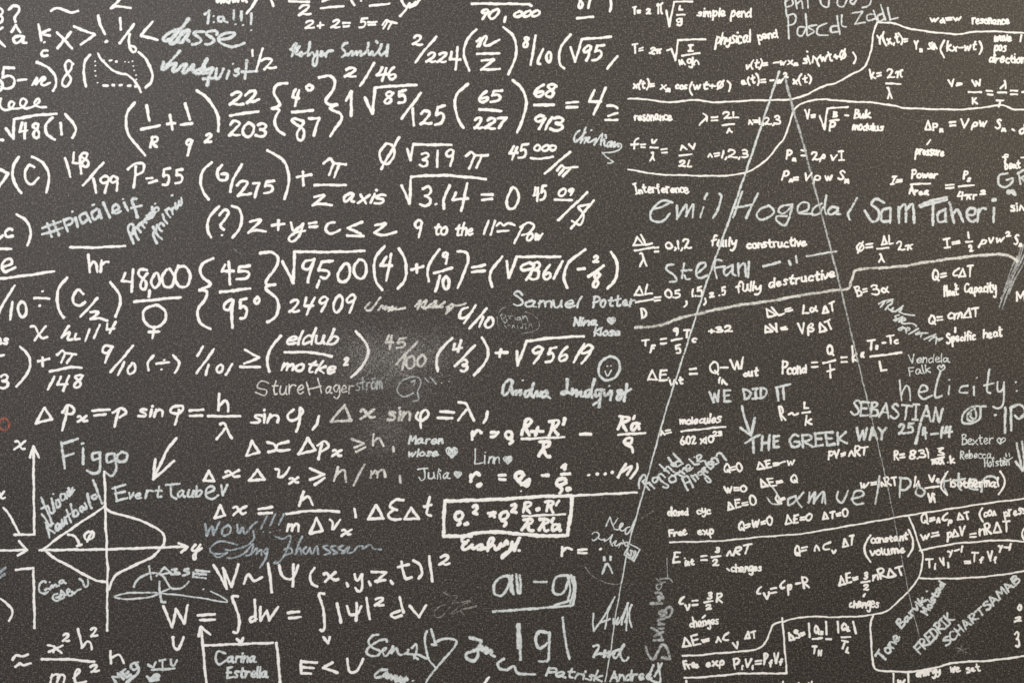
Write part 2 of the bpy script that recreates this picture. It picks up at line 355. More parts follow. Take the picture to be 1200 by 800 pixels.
DATA = """
P formula w white squiggle and cut off digit along the top edge
@00
W 16
K 0.08
@00
W 16
K 0.08
@00
W 19
s 282 62 310 45 350 55 390 72 430 62
s 665 -10 640 20 612 48 / 612 48 650 36 720 46
@10
t 60 240 25 20 110 daxwa
s 285 -5 262 40 232 75
l 360 -20 378 35
P formula w question mark beside half a digit over a circumflex letter
@10
W 19
K 0.08
@10
W 19
K 0.08
@00
s -10 45 12 55 15 75 0 85 / 0 85 15 100 10 120 -5 130
s 50 55 75 36 105 42 103 70 82 100 86 122
l 65 178 88 140 112 180
l -5 165 15 155
l -5 230 28 258
t 68 155 248 246 84 a
P formula w small k above a hooked c
@00
W 19
K 0.08
@00
W 19
K 0.08
s 212 138 222 180 230 225
l 275 165 226 188 275 200
d 245 235 9
s 262 282 238 282 228 298 240 312 262 308
P formula w crossed x then greater than, exclamation, one sixth and less than
@00
W 19
K 0.08
@00
W 19
K 0.08
l 315 180 398 268
l 390 178 318 268
l 408 148 522 192 447 248
s 542 88 555 140 578 190
d 587 232 13
l 662 102 668 165
s 738 135 695 195 660 240
s 715 190 712 240 725 285 745 288 748 265 720 255
l 840 122 778 198 868 222
P formula w five minus n closed by a tall bracket
@00
W 19
K 0.08
@00
W 19
K 0.08
s -20 440 0 445 15 470 5 500 -10 505
l 78 376 22 375 / 22 375 14 428
s 14 428 55 420 80 445 72 478 40 492 8 480
l 100 445 145 440
s 180 470 205 428 198 466 / 198 466 238 428 250 436 225 462 245 472 275 458
s 203 345 260 370 303 420 310 470 293 502
t 335 408 480 482 150 8
P doodle w dotted box with a falling curve inside large brackets
@00
W 19
K 0.08
@00
W 19
K 0.08
s 498 305 470 340 462 400 475 478
s 765 290 810 335 838 400 835 450 805 485
W 16
s 542 297 560 330 610 380 660 405 700 415 740 445 765 480 777 510
U dotted_box
D 525 340 6 527 365 6 525 392 6 528 420 6 538 458 6 575 335 5 690 343 5 710 346 5 730 338 6 735 365 5 740 390 5 750 415 6 752 440 6
l 605 335 615 334
l 640 340 644 341
l 570 472 595 475
l 620 470 630 470
l 660 472 672 470
l 705 475 720 475
l 745 478 762 476
U
P formula w root of forty eight times one under a row of loops
@00
W 16
K 0.08
@00
W 16
K 0.08
W 17
s 5 545 0 580 20 605 60 600 80 570 60 560 50 590 90 600 130 590 148 560 125 545 112 575 135 598 170 595 215 565 210 545 190 570 210 590 255 592
W 20
U root_sign
l 32 710 75 765 78 660
s 78 660 180 640 312 628
U
t 102 160 768 766 95 4
t 180 228 768 764 92 8
s 290 650 255 690 258 740 303 770
l 335 680 340 742
s 360 632 405 680 418 720 400 760
l -10 770 18 772
P formula w one over R plus one over nine squared in tall brackets
@00
W 20
K 0.08
@00
W 20
K 0.08
s 742 567 702 625 695 690 720 760 800 855
U fraction
l 808 582 824 665
l 778 715 880 692
t 820 884 822 815 72 R
U
l 922 685 965 680
l 938 635 950 715
U fraction
l 1022 572 1046 660
l 998 688 1060 682
t 1018 1068 862 862 105 9
t 1122 1178 795 790 60 2
U
@10
s -44 500 10 540 55 600 75 660 76 725
P signature s silver tall looping signature with an exclamation row above it
@10
W 20
K 0.08
@c 330 40 8.89
W 33
K 0.08
@c 185 10 8.424
W 28
l 465 62 508 25
l 505 25 495 150
D 553 80 13 553 138 12
s 645 85 605 90 595 120 630 130 655 90 650 120 685 140
l 752 25 750 110
l 825 35 826 118
l 925 55 918 155
D 768 160 14 842 168 14 922 218 14
W 36
s 205 210 120 240 55 300 90 320 160 275 215 205
s 305 105 260 170 190 240 120 340 160 345 230 270 290 215
s 300 215 235 245 200 330 240 335 300 230
s 310 220 285 300 310 325
W 31
s 455 235 380 230 350 255 410 290 430 320 390 350 340 355
s 580 260 575 225 500 230 475 255 540 295 555 325 510 355 470 355
s 605 310 700 295 760 260 735 238 650 255 600 300 630 350 720 380 800 365 855 345
P signature s silver signature with zigzag letters and a crossed t
@c 185 10 8.424
W 31
K 0.08
@c 185 10 8.424
W 31
K 0.08
W 27
l 220 420 85 565
W 38
s 55 535 45 590 60 600 110 560 180 545 / 180 545 150 610 170 625 240 565 280 555 / 280 555 245 630 290 620 350 560 / 350 560 345 630 400 610
s 460 580 400 610 375 635 420 640 460 600
s 485 500 450 570 440 640 460 640
s 540 590 480 610 475 640 520 630 545 595
s 545 600 510 660 490 760
l 450 695 550 690
W 30
s 580 595 575 690 610 680 650 600
l 700 620 680 695
D 742 548 13
s 800 600 760 615 800 640 775 670 755 660
l 878 515 862 695
l 830 628 980 622
P formula w one half beside a silver signature
@c 185 10 8.424
W 30
K 0.08
@10
W 15
K 0.08
W 17
l 262 278 265 310
l 320 270 282 395
t 308 402 390 384 72 2
P formula w two halves cut by the top edge
@10
W 17
K 0.08
@10
W 17
K 0.08
l 465 10 575 12
t 495 610 98 86 65 2
l 640 48 765 35
l 650 12 690 -6
l 910 35 1018 22
l 808 5 825 30
D 862 8 7
s 1085 5 1115 40 1165 15
s 1130 20 1105 60 1075 90
P formula w two plus two equals five equals pi
@10
W 17
K 0.08
@10
W 17
K 0.08
W 15
t 548 610 165 160 50 2
l 622 144 655 141
l 638 126 635 156
t 690 752 162 158 55 2
l 762 130 800 128
l 765 148 795 147
t 845 905 160 158 62 5
l 900 125 948 122
l 902 140 940 138
s 980 140 1000 112 1018 120 1058 130
l 1005 125 985 160
s 1032 122 1010 162
P signature s silver joined up signature of two words
@10
W 15
K 0.08
@00
W 16
K 0.08
@c 330 40 8.89
W 28
s 95 165 125 125 155 95 145 140 110 235
s 120 180 165 150 190 120 170 165 150 205 175 215
s 205 190 185 210 200 235 225 215 210 190
s 215 215 265 190 295 140 298 88 / 298 88 280 150 275 230
s 275 230 320 190 335 215 350 235 375 185 / 375 185 372 260 355 330 330 320 325 270 350 235
s 365 225 405 215 425 185 410 190 410 235 435 225 455 200 465 240
s 462 205 490 180 535 178
s 685 95 650 105 630 150 660 185 665 215 630 240
s 665 225 700 205 690 225 / 690 225 735 175 735 225 / 735 225 780 180 785 220 / 785 220 825 175 825 225
s 825 225 880 190 905 95 / 905 95 900 180 915 220
s 915 220 945 180 950 220 975 215 1030 150 1045 95 1020 190 1040 225
s 1040 225 1090 180 1110 100 1105 160 1095 230
l 985 78 1000 92
P formula w twenty two over two hundred and three
@c 330 40 8.89
W 33
K 0.08
@10
W 14
K 0.08
W 20
t 130 222 588 582 82 2
t 218 320 585 555 75 2
l 140 638 295 615
t 125 345 758 765 92 203
P formula w four degrees over eighty seven in curly braces
@10
W 20
K 0.08
@10
W 20
K 0.08
U curly_brace
s 455 460 400 470 380 510 400 550 415 580 370 600 / 370 600 410 605 400 630 385 670 400 715 440 742
s 630 430 690 420 718 450 705 500 670 550 680 575 730 580 / 730 580 690 595 700 605 750 630 750 665 720 710 693 752
U
t 475 530 588 588 108 4
s 575 470 558 482 575 500 597 485 575 468
l 482 620 597 610
s 545 670 500 655 480 665 510 690 545 720 540 770 515 770 510 735 545 680
l 575 655 632 652 / 632 652 612 700 602 748
P formula w one times root of eighty five over one hundred and twenty five
@10
W 20
K 0.08
@10
W 20
K 0.08
l 778 555 808 505 / 808 505 806 640
U root_sign
l 882 540 925 628 938 485
s 938 485 1050 475 1167 470
U
t 985 1048 582 580 82 8
t 1060 1122 578 574 80 5
@20
l 62 515 -44 655
l 18 600 22 692
t 52 130 695 690 92 2
t 132 205 692 690 115 5
P formula w two over forty six
@20
W 20
K 0.08
@20
W 20
K 0.08
@10
W 19
t 760 845 435 430 62 2
l 935 350 858 475
t 940 1062 450 445 82 46
P formula w ninety thousand under a long bar
@10
W 19
K 0.08
@10
W 19
K 0.08
@20
W 18
s 343 22 640 25 660 28 672 35
K 0.2
t 390 500 114 114 66 90
l 530 95 522 122
t 560 735 103 98 46 000
K 0.08
P formula w eighty seven underlined near the top edge
@20
W 18
K 0.08
@20
W 18
K 0.08
W 17
t 920 1020 52 50 85 87
l 922 102 1012 95
s 1105 0 1112 30 1105 65
s 55 0 30 30 0 42
P formula w two over two hundred and twenty four times n over two, to the eighth over ten
@20
W 17
K 0.08
@20
W 17
K 0.08
W 18
t 8 75 250 262 65 2
s 148 205 90 270 32 345
K 0.2
t 85 215 352 348 65 22
K 0.08
l 232 288 222 330 280 330
l 264 262 255 385
U bracket
s 368 165 315 225 300 300 328 392
s 518 152 570 200 590 280 575 340 545 412
U fraction
s 370 230 395 215 385 258 / 372 258 412 205 425 212 412 250 440 250 495 222
l 372 300 495 295
l 398 335 465 330 395 388
l 395 386 497 382
U
t 618 662 270 272 74 8
l 695 198 668 358
s 735 272 708 340 720 355
t 748 790 350 348 70 0
U bracket
s 888 192 840 250 825 310 830 360 852 378
U root_sign
l 888 262 912 342 950 218
l 950 218 1110 205
U
K 0.2
t 955 1085 345 340 95 95
K 0.08
l 1145 312 1090 380
P formula w sixty five over two hundred twenty seven, times sixty eight over nine hundred thirteen, equals four
@20
W 18
K 0.08
@20
W 18
K 0.08
W 20
U bracket
s 322 465 265 515 250 580 265 650 297 705
s 568 445 620 490 642 560 630 640 593 730
U fraction
t 375 520 572 570 82 65
l 385 605 505 612
t 350 542 716 720 75 227
U fraction
t 680 815 538 545 88 68
l 688 582 795 578
t 680 852 718 728 85 913
U
W 18
l 865 570 928 562
l 865 592 925 592
l 1020 500 990 560 1055 562
l 1082 485 1015 632
s 1090 585 1125 585 1145 598
l 1095 640 1145 625
l 1080 662 1145 662
P signature s silver scribbled signature with a zigzag tail below it
@20
W 18
K 0.08
@c 40 550 8.889
W 34
K 0.08
@c 665 140 13.333
W 34
s 190 175 130 230 105 310 120 355 160 330 210 290 280 200
s 285 130 260 200 205 370 / 215 340 270 290 300 290 260 370
s 270 350 330 280 350 290 310 350 350 360 400 330
D 375 172 22
s 400 330 450 300 440 340 420 400 / 420 390 480 310 545 225 / 545 225 530 320 520 400
s 530 340 570 310 580 340 575 400 600 410
l 590 245 600 295
s 690 350 630 370 625 430 660 400 690 350 680 430 / 680 430 740 350 725 430 / 725 430 790 380 790 430
W 27
s 780 385 835 390 840 440 790 490 700 515 545 520 / 545 520 620 595 715 665 / 715 665 680 685 630 682
P equation w period of the simple pendulum
@c 665 140 13.333
W 27
K 0.08
@21
W 13
K 0.08
@30
W 15
K 0
t 98 150 85 83 50 T=
t 172 205 82 80 42 2
t 230 275 85 83 80 π
U root_sign
l 285 60 303 148 328 12 430 10
U fraction
t 350 382 62 62 34 L
l 345 85 388 82
t 338 378 132 132 46 g
U
t 450 615 95 100 58 simple
t 635 760 102 100 62 pend
P equation w period of the physical pendulum
@30
W 15
K 0
@30
W 15
K 0
t 98 165 300 295 52 T=
t 188 265 302 298 42 2π
U root_sign
l 290 280 315 270 335 335 352 222 502 218
U fraction
t 395 445 288 288 42 I
l 372 308 470 295
t 352 472 365 360 50 mgh
U
t 548 760 252 238 72 physical
t 788 908 230 212 58 pend
P equation w velocity in shm, minus w times the amplitude times a sine
@30
W 15
K 0
@30
W 15
K 0
t 722 850 385 378 52 v(t)=
t 872 1015 368 358 45 -wx_m
t 1035 1125 358 352 62 sin
s 1135 305 1118 335 1128 365
@40
t 50 200 345 332 60 wt+Ø
s 232 292 248 320 238 352
P equation w position as amplitude times a cosine
@40
W 15
K 0
@40
W 15
K 0
@30
t 98 225 495 492 50 x(t)=
t 248 310 498 505 60 x_m
t 332 405 495 495 50 cos
s 428 455 415 490 428 525
t 432 610 500 492 48 wt+Ø
s 622 450 640 470 632 505
P equation w acceleration as minus w squared times position
@30
W 15
K 0
@30
W 15
K 0
t 698 840 475 462 52 a(t)=
t 855 965 468 455 50 -w^2
t 980 1090 470 460 52 x(t)
P signature s thin silver two line name cut by the top edge
@30
W 15
K 0
@30
W 15
K 0
@30
W 10
l 940 5 950 85
s 940 18 970 -5 985 25 950 42
l 995 -20 1005 50
s 1003 25 1030 5 1038 48
l 1065 0 1066 45
@40
s 50 -10 60 30 95 40 100 -10
s 148 -10 150 30 180 38 205 -10
s 235 -5 215 10 235 25 255 -5
s 335 -15 322 30 285 45
@30
l 955 85 962 215
s 950 92 985 78 1000 100 990 130 955 145
s 1045 150 1015 155 1010 190 1035 200 1058 150
l 1055 78 1062 195
s 1115 140 1070 150 1100 175 1065 197
s 1168 130 1125 150 1120 190 1176 197
@40
s 150 145 112 150 115 180 150 175
l 145 90 160 190
s 172 85 170 140 195 150
l 230 75 285 65 245 135 300 125
s 345 80 312 85 315 115 352 105
l 347 60 362 112
s 400 75 368 90 375 118 408 105
s 385 30 395 60 412 112
l 425 45 437 112 480 100
P divider_line w wavy line running right then climbing steeply to the top right
@40
W 10
K 0
@30
W 12
K 0
W 12
s 75 548 130 545 310 565 430 552 560 565 760 555 880 553 960 550 1050 528 1110 495 1176 470
@40
s 90 470 130 462 220 415 295 370 330 290 345 190 365 125
s 365 125 450 130 540 158 640 175 800 190 900 178 1000 175 1190 185
P divider_line w line swinging up from the resonance box to the right edge
@40
W 12
K 0
@40
W 12
K 0
@30
s 1176 550 1085 555 995 600 960 700 930 770 905 800 858 860 800 912 740 945 660 965 570 970 480 970 320 965 240 962 75 935
@40
s 94 550 200 560 350 568 460 585 540 598 820 605 960 592 1060 582 1120 605 1190 605
P triangle_side s long silver straight line slanting down left from the apex
@40
W 12
K 0
@px
W 2.3
s 913 84 888 160 860 242 828 331
W 1.9
s 828 331 803 410 780 482 758 561 737 636
W 1.4
s 737 636 722 717 716 760 709 798
P triangle_side k fainter grey straight line slanting down right from the apex
@px
W 1.4
K 0
W 2.9
s 920 92 930 131 941 168 956 226 970 279
W 2.2
s 970 279 986 342 1002 410 1020 484
U faint_end
W 1.1
s 1020 484 1040 570 1054 640
W 0.9
s 1056 650 1066 700 1077 745
U
P equation w resonance wavelength two L over n
@px
W 0.9
K 0
@px
W 3.6
K 0
@30
W 15
t 105 322 670 668 56 resonance
s 490 628 510 645 510 668
l 508 650 468 690
l 535 648 568 645
l 535 665 568 664
U fraction
t 595 690 658 653 42 2L
l 595 692 660 685
t 615 655 738 735 48 n
U
t 735 920 692 690 50 n=1,2,3
P equation w frequency as v over lambda and n v over two L
@30
W 15
K 0
@30
W 15
K 0
@31
s 132 12 114 25 108 68
l 92 45 132 42
l 145 45 170 43
l 148 60 168 60
U fraction
t 202 240 42 42 45 v
l 198 62 240 62
t 190 225 140 140 55 λ
U
l 258 72 288 68
l 262 90 290 88
U fraction
t 358 450 80 75 52 nv
l 358 105 425 100
t 350 430 170 170 40 2L
U
t 512 740 120 125 50 n=1,2,3
D 752 122 6
P equation w word interference under the curved line
@31
W 15
K 0
@31
W 15
K 0
t 98 415 318 313 55 Interference
P signature s large silver two word signature in wide letters
@31
W 15
K 0
@31
W 15
K 0
W 13
s 320 365 260 355 205 410 205 460 260 470 305 425
s 210 400 260 388 312 360
s 345 380 345 455 / 345 455 395 375 395 440 / 395 440 435 372 430 445
l 490 390 475 445
l 512 315 498 345
s 580 315 590 335 570 400 545 450
l 705 305 655 445
l 790 315 725 450
l 665 395 755 375
s 850 380 800 405 785 440 810 460 850 445 880 415 855 382
s 975 375 920 385 905 410 925 425 960 405 980 375 / 980 375 970 430 940 488 895 465 895 440 950 440
s 1015 420 1065 405 1070 370 1035 365 1010 395 1020 425 1090 425
@41
s 60 370 15 395 10 430 45 425 70 390
l 85 325 75 390 85 430
s 150 395 115 390 95 415 110 432 150 410 / 150 395 140 425 162 428
s 255 340 220 400 205 425 215 458
P signature s large silver two word signature with double stroked T
@41
W 13
K 0
@41
W 13
K 0
W 15
s 405 365 360 345 335 375 370 405 375 450 340 470 298 410
s 435 395 395 410 390 465 430 465
l 440 395 437 475
l 485 390 485 475
s 485 405 520 375 525 470
s 525 405 560 375 570 475
l 600 380 680 350 750 335
l 605 388 750 347
l 675 360 672 488
s 735 405 700 425 705 470 740 465
l 742 400 745 470
l 765 365 790 475
s 785 430 810 405 840 470
s 865 435 900 430 905 400 870 400 860 440 885 468 910 460
l 925 400 920 470
s 925 420 945 395 965 400
l 1010 395 1008 472
D 1010 350 18
P equation w driving frequency equals resonance
@41
W 15
K 0
@41
W 15
K 0
@40
W 15
t 655 835 128 120 42 w_d=w
t 885 1100 138 140 55 resonance
P equation w wave travelling in the positive direction
@40
W 15
K 0
@40
W 15
K 0
t 362 540 250 243 60 Y(x,t)=
t 565 620 280 280 62 Y_m
t 640 700 278 278 55 sin
s 735 225 715 270 735 318
t 745 920 288 283 55 kx-wt
s 930 230 945 265 930 300
t 1010 1110 235 233 54 wave
l 1160 195 1155 230
t 1005 1082 288 288 60 pos
t 980 1185 350 355 56 direction
P equation w k equals two pi over lambda
@40
W 15
K 0
@40
W 15
K 0
t 322 395 440 435 60 k=
t 418 515 438 430 58 2π
l 415 462 495 465
t 418 455 550 546 68 λ
P equation w wave speed as w over k and lambda over T
@40
W 15
K 0
@40
W 15
K 0
t 755 840 485 478 45 V=
t 885 945 485 480 58 w
l 870 510 940 508
t 885 925 580 580 45 K
l 968 502 1000 505
l 975 522 1003 525
t 1040 1080 495 495 55 λ
l 1030 512 1078 510
t 1018 1068 595 595 45 T
l 1102 500 1138 503
l 1102 522 1138 522
l 1165 510 1195 510
P equation w speed as root of bulk modulus over density
@40
W 15
K 0
@40
W 15
K 0
@30
t 1045 1112 660 660 55 V=
@40
U root_sign
l 50 640 75 715 92 600 205 590
U fraction
t 118 150 650 650 40 B
l 105 668 155 662
t 98 142 712 710 60 ρ
U
l 190 635 208 638
t 235 338 658 655 50 Bulk
t 225 405 720 728 50 modulus
P equation w pressure amplitude with a tick to the word pressure
@40
W 15
K 0
@40
W 15
K 0
t 625 735 722 722 60 ΔP_m
l 765 675 798 672
l 768 695 798 693
t 828 880 712 708 60 V
t 880 975 705 702 62 ρw
t 1010 1080 712 720 62 S_m
l 1110 715 1122 722
t 1145 1185 748 748 60 d
@41
l 660 20 642 45
t 570 738 105 112 60 pressure
P equation w p m squared equals two rho v I
@41
W 15
K 0
@41
W 15
K 0
@31
t 942 1005 128 130 55 P_m
l 1030 75 1055 80
l 1030 105 1055 105
@41
t 3 85 135 130 50 2ρ
t 105 190 138 138 58 vI
P equation w p m equals v rho w s m
@41
W 15
K 0
@41
W 15
K 0
@31
t 918 985 245 245 55 P_m
l 988 228 1012 225
l 988 240 1012 238
t 1045 1140 245 248 58 Vρ
@41
t 78 125 248 243 55 w
t 145 215 245 248 68 S_m
P equation w intensity as power over area
@41
W 15
K 0
@41
W 15
K 0
t 435 510 268 262 48 I=
U fraction
t 550 705 235 232 52 Power
l 550 265 658 260
t 538 655 325 325 48 Area
U
l 745 268 788 265
l 745 285 788 283
U fraction
t 835 885 235 240 56 P_s
l 815 275 900 270
t 805 920 352 350 50 4πr
t 928 968 325 322 30 2
U
P equation w f beat at the right edge
@41
W 15
K 0
@41
W 15
K 0
t 1050 1095 135 135 45 f
l 1160 118 1190 112
t 1065 1160 185 180 52 beat
P signature s silver initials with a small triangle below at the right edge
@41
W 15
K 0
@41
W 15
K 0
W 13
s 1085 205 1040 215 1035 260 1065 280 1105 260 1112 230 1080 240
l 1145 200 1155 262
s 1140 205 1176 185 1200 200 1160 228
l 1160 228 1200 262
W 24
l 1088 308 1112 302 1126 318
P equation w short sine word at the right edge
@41
W 24
K 0
@41
W 24
K 0
W 15
t 1098 1180 415 412 55 sin
P equation w phase as delta L over lambda times two pi
@41
W 15
K 0
@41
W 15
K 0
t 250 300 640 636 66 Ø
l 305 595 340 590
l 305 612 340 610
U fraction
t 385 460 602 590 58 ΔL
l 365 620 428 612
t 370 412 700 696 60 λ
U
t 470 568 632 628 58 2π
P equation w intensity as one half rho v w squared s m squared
@41
W 15
K 0
@41
W 15
K 0
t 732 830 618 602 52 I=
l 868 528 872 560
l 855 582 890 578
t 870 900 638 635 40 2
t 920 1075 602 585 60 ρvw
t 1075 1108 558 552 38 2
t 1115 1168 600 602 60 S_m
P equation w delta L over lambda for fully constructive interference
@41
W 15
K 0
@41
W 15
K 0
@31
W 16
U fraction
t 98 215 608 596 62 ΔL
l 112 628 220 612
t 135 185 725 722 80 λ
U
l 222 615 242 612
l 222 635 242 632
t 280 430 628 620 55 0,1,2
t 530 680 612 612 60 fully
t 725 1065 625 605 55 constructive
P signature s silver single word signature with wide spaced letters
@31
W 16
K 0
@31
W 16
K 0
W 13
s 325 705 290 710 290 735 330 765 340 795 305 800
l 385 700 372 780
l 370 740 425 735
s 385 765 395 785 415 785
s 455 755 500 715 495 695 465 705 450 745 465 780 515 765
s 590 685 560 680 550 720 565 780
l 550 725 610 715
s 645 710 605 735 615 765 650 735 / 652 708 650 755 668 765
l 682 700 685 768
s 685 725 715 700 725 770
l 740 690 738 775
P dash_mark s row of silver dashes and two ticks
@31
W 13
K 0
@31
W 13
K 0
l 820 715 912 692
l 962 685 970 708
l 1000 660 1005 695
@41
l -22 660 140 633
P divider_line m rough stepped chalk line under the interference notes
@41
W 19
K 0
@41
W 19
K 0
@42
W 19
s 1140 -62 1090 -97 1000 -102 850 -88 650 -62 500 -37 350 -27 250 -17 235 12 222 50 205 85 130 95 40 108 -20 118 -42 121
@32
s 1040 120 850 155 700 175 540 205 440 230 350 250 280 280 200 295 115 300
P signature k silver bundle of long strokes at the right edge
@32
W 13
K 0
@px
W 1.8
s 1201 284 1188 322 1174 362
s 1204 291 1186 326 1173 350
s 1197 288 1189 316 1179 350
s 1205 300 1192 322 1182 344
s 1195 299 1182 330 1171 360
s 1192 300 1184 318 1176 342
P equation w heat equals c delta T with heat capacity written under it
@px
W 1.8
K 0
@px
W 3
K 0
@42
W 15
t 668 755 42 36 60 Q=
t 780 905 28 18 60 CΔT
l 795 60 798 75
t 732 820 130 126 58 Heat
t 845 1028 115 108 66 Capacity
t 1130 1185 160 160 70 M
P equation w heat equals c m delta T with specific heat written under it
@42
W 15
K 0
@42
W 15
K 0
t 650 735 288 275 62 Q=
t 755 935 262 240 60 cmΔT
l 795 300 795 325
t 745 915 392 368 56 Specific
t 948 1065 365 350 60 heat
P equation w beta equals three alpha
@42
W 15
K 0
@42
W 15
K 0
t 245 320 135 122 62 B=
t 335 435 130 108 60 3α
P signature s bluish white scrawled three line signature on a slope
@42
W 15
K 0
@c 500 630 8.89
W 42
K 0.08
@c 1025 345 13.333
W 27
s 60 145 150 105 285 75
l 150 110 90 205
s 190 130 240 100 275 105 260 150 210 175 / 210 170 165 235 / 200 190 230 240 270 235 290 210 / 290 210 260 260 330 260
s 445 180 380 230 320 270 / 350 245 430 210 400 260 380 270 / 380 270 440 300 520 315 620 322
s 380 320 310 340 340 370 290 400 320 415 / 320 415 380 370 440 350 / 440 350 380 430 / 390 400 460 370 480 400 420 420
s 420 430 460 460 560 450 620 470 650 495
s 430 505 370 540 390 560 440 530 430 505 / 440 530 480 530 490 600 / 490 560 510 520 550 540 500 570
l 680 530 535 620
s 700 585 640 610 650 630 710 610 830 600 / 740 610 720 660
s 950 620 770 700 / 850 660 940 630 850 725 / 870 700 960 660 950 770 / 960 700 1060 680 1000 720
P equation w delta L equals L alpha delta T
@c 1025 345 13.333
W 27
K 0.08
@42
W 12
K 0
@32
W 16
t 842 990 252 215 58 ΔL=
t 1035 1125 235 213 55 Lα
@42
t 62 150 232 208 58 ΔT
P equation w delta V equals V beta delta T
@42
W 16
K 0
@42
W 16
K 0
@32
t 828 960 338 318 52 ΔV=
t 1010 1108 338 328 64 Vβ
@42
t 45 128 335 308 62 ΔT
P equation w delta L over D for fully destructive interference
@42
W 16
K 0
@42
W 16
K 0
@32
U fraction
t 105 215 130 120 60 ΔL
l 118 162 212 143
t 145 185 255 250 60 D
U
l 222 135 255 132
l 222 152 252 150
t 278 370 145 140 52 0.5
s 398 155 400 170 385 185
t 425 490 135 133 58 1.5
s 500 140 505 160 495 175
t 520 555 138 136 45 2
D 578 122 7
t 590 620 125 122 55 5
t 665 815 110 104 66 fully
t 850 1222 85 28 58 destructive
P equation w fahrenheit from celsius
@32
W 16
K 0
@32
W 16
K 0
t 150 200 405 400 54 T
t 190 232 442 440 45 F
l 255 365 285 360
l 255 388 285 385
U fraction
t 318 355 350 350 50 9
l 315 372 372 360
t 335 372 448 445 55 5
U
t 382 425 362 358 50 T
t 425 458 385 385 55 c
t 515 655 335 328 46 +32
P equation w internal energy equals Q in minus W out
@32
W 16
K 0
@32
W 16
K 0
t 178 300 598 585 62 ΔE
D 298 578 6
t 300 385 622 615 48 int
l 415 528 450 525
l 415 555 455 552
t 525 580 560 555 80 Q
t 565 625 608 620 48 in
l 585 520 625 518
t 640 725 540 528 70 W
t 705 800 575 570 52 out
P equation w conducted power as k a times T over L
@32
W 16
K 0
@32
W 16
K 0
t 920 962 555 555 95 P
t 950 1065 563 553 66 cond
l 1088 492 1118 490
l 1088 518 1120 515
@42
U fraction
t 90 132 455 450 58 Q
l 68 495 135 480
l 105 505 110 575
l 90 540 130 530
U
l 168 465 198 462
l 170 490 200 488
t 222 265 500 500 92 k
t 270 300 470 470 55 a
U fraction
t 312 365 425 420 60 T
t 355 375 425 425 32 H
l 395 385 412 383
t 415 465 392 390 60 T
t 455 488 395 395 45 c
l 328 460 500 438
t 378 425 545 540 60 L
U
P signature s small thin silver signature ending in an outlined heart
@42
W 16
K 0
@42
W 16
K 0
W 7
t 535 770 498 493 52 Vendela
t 542 665 568 548 50 Falk
U heart
s 715 540 698 520 712 508 720 520 730 505 738 522 715 540
P inscription s large silver word with a colon, its h meeting the name below
@42
W 7
K 0
@42
W 7
K 0
W 11
s 490 590 495 640 500 700
s 500 670 525 620 545 640 548 700
s 600 655 640 645 635 620 610 620 595 660 620 692 668 675
s 715 540 685 650 690 685 722 675
l 765 620 760 668
D 765 588 7
s 865 620 830 625 820 655 865 658
l 900 625 900 672
D 915 575 7
s 985 530 970 640 990 660
l 955 620 1010 605
s 1030 600 1030 650 1055 645 1065 600 / 1065 600 1060 720 1030 745 1005 735
D 1130 600 7 1135 648 7
P inscription s silver capitals naming a person above the dated line
@42
W 11
K 0
@42
W 11
K 0
W 13
t 212 728 784 826 92 SEBASTIAN
P doodle s silver round scribble like a spiral eye
@42
W 13
K 0
@42
W 13
K 0
W 12
s 965 735 890 735 845 770 835 820 880 828 930 800 935 740
s 905 745 870 770 862 800 885 815 912 790 900 745
s 885 760 880 790 895 800
P inscription s silver colon stroke and letter p at the right edge
@42
W 12
K 0
@42
W 12
K 0
W 14
D 1018 782 10
l 1072 740 1070 878
l 1104 735 1104 865
s 1100 745 1150 722 1182 760 1150 800 1125 785
P inscription s silver capitals cheering above a small arrow
@42
W 14
K 0
@42
W 14
K 0
@32
t 520 650 718 710 74 WE
t 705 850 702 694 68 DID
s 895 640 905 700
l 930 622 935 694
l 890 630 968 612
P arrow s silver arrow pointing down to the dated line
@32
W 14
K 0
@32
W 14
K 0
@33
s 702 -20 720 50 745 125
l 695 98 752 140 775 45
P equation w R goes as L over k
@33
W 14
K 0
@33
W 14
K 0
W 16
t 905 950 65 62 82 R
s 960 25 978 15 990 28 1012 20
t 1040 1075 -2 -4 44 L
l 1035 18 1078 10
t 1045 1095 88 84 56 k
P inscription s silver capitals with a date, longest line of the group
@33
W 16
K 0
@33
W 16
K 0
W 15
l 720 182 760 158 802 138
l 765 165 768 235
l 815 145 812 222
l 855 140 850 220
l 815 185 852 178
t 872 918 214 212 76 E
t 962 1290 218 190 82 GREEK
@43
t 250 428 175 165 76 WAY
t 480 580 142 132 66 25
l 605 75 578 185
t 610 648 165 163 74 4
l 665 135 700 130
t 712 790 160 150 70 14
P equation w gas law p v equals n r t
@43
W 15
K 0
@43
W 15
K 0
W 15
t 92 200 278 262 56 PV=
t 205 325 262 248 58 nRT
P equation w gas constant eight point three one
@43
W 15
K 0
@43
W 15
K 0
t 455 525 280 275 58 R=
t 542 655 275 268 54 8.31
s 702 212 732 210 708 228 735 244 702 248
l 665 275 735 260
t 665 740 306 300 46 mol
D 755 288 6
t 765 798 300 298 45 k
P signature s thin silver signature with a heart and a smile under it
@43
W 15
K 0
@43
W 15
K 0
W 7
t 830 1010 195 190 58 Bexter
t 822 1010 272 270 50 Rebecca,
t 955 1098 318 306 48 Hofsten
U heart
s 1045 188 1028 168 1040 155 1050 168 1062 152 1075 165 1045 188
l 1050 160 1046 184
U smile
l 1075 240 1078 256
l 1092 240 1095 256
s 1065 265 1085 278 1112 262
P arrow s heavy silver arrow pointing down at the right edge
@43
W 7
K 0
@43
W 7
K 0
W 14
l 1135 185 1165 332
l 1165 175 1180 300
l 1130 285 1168 335 1190 250
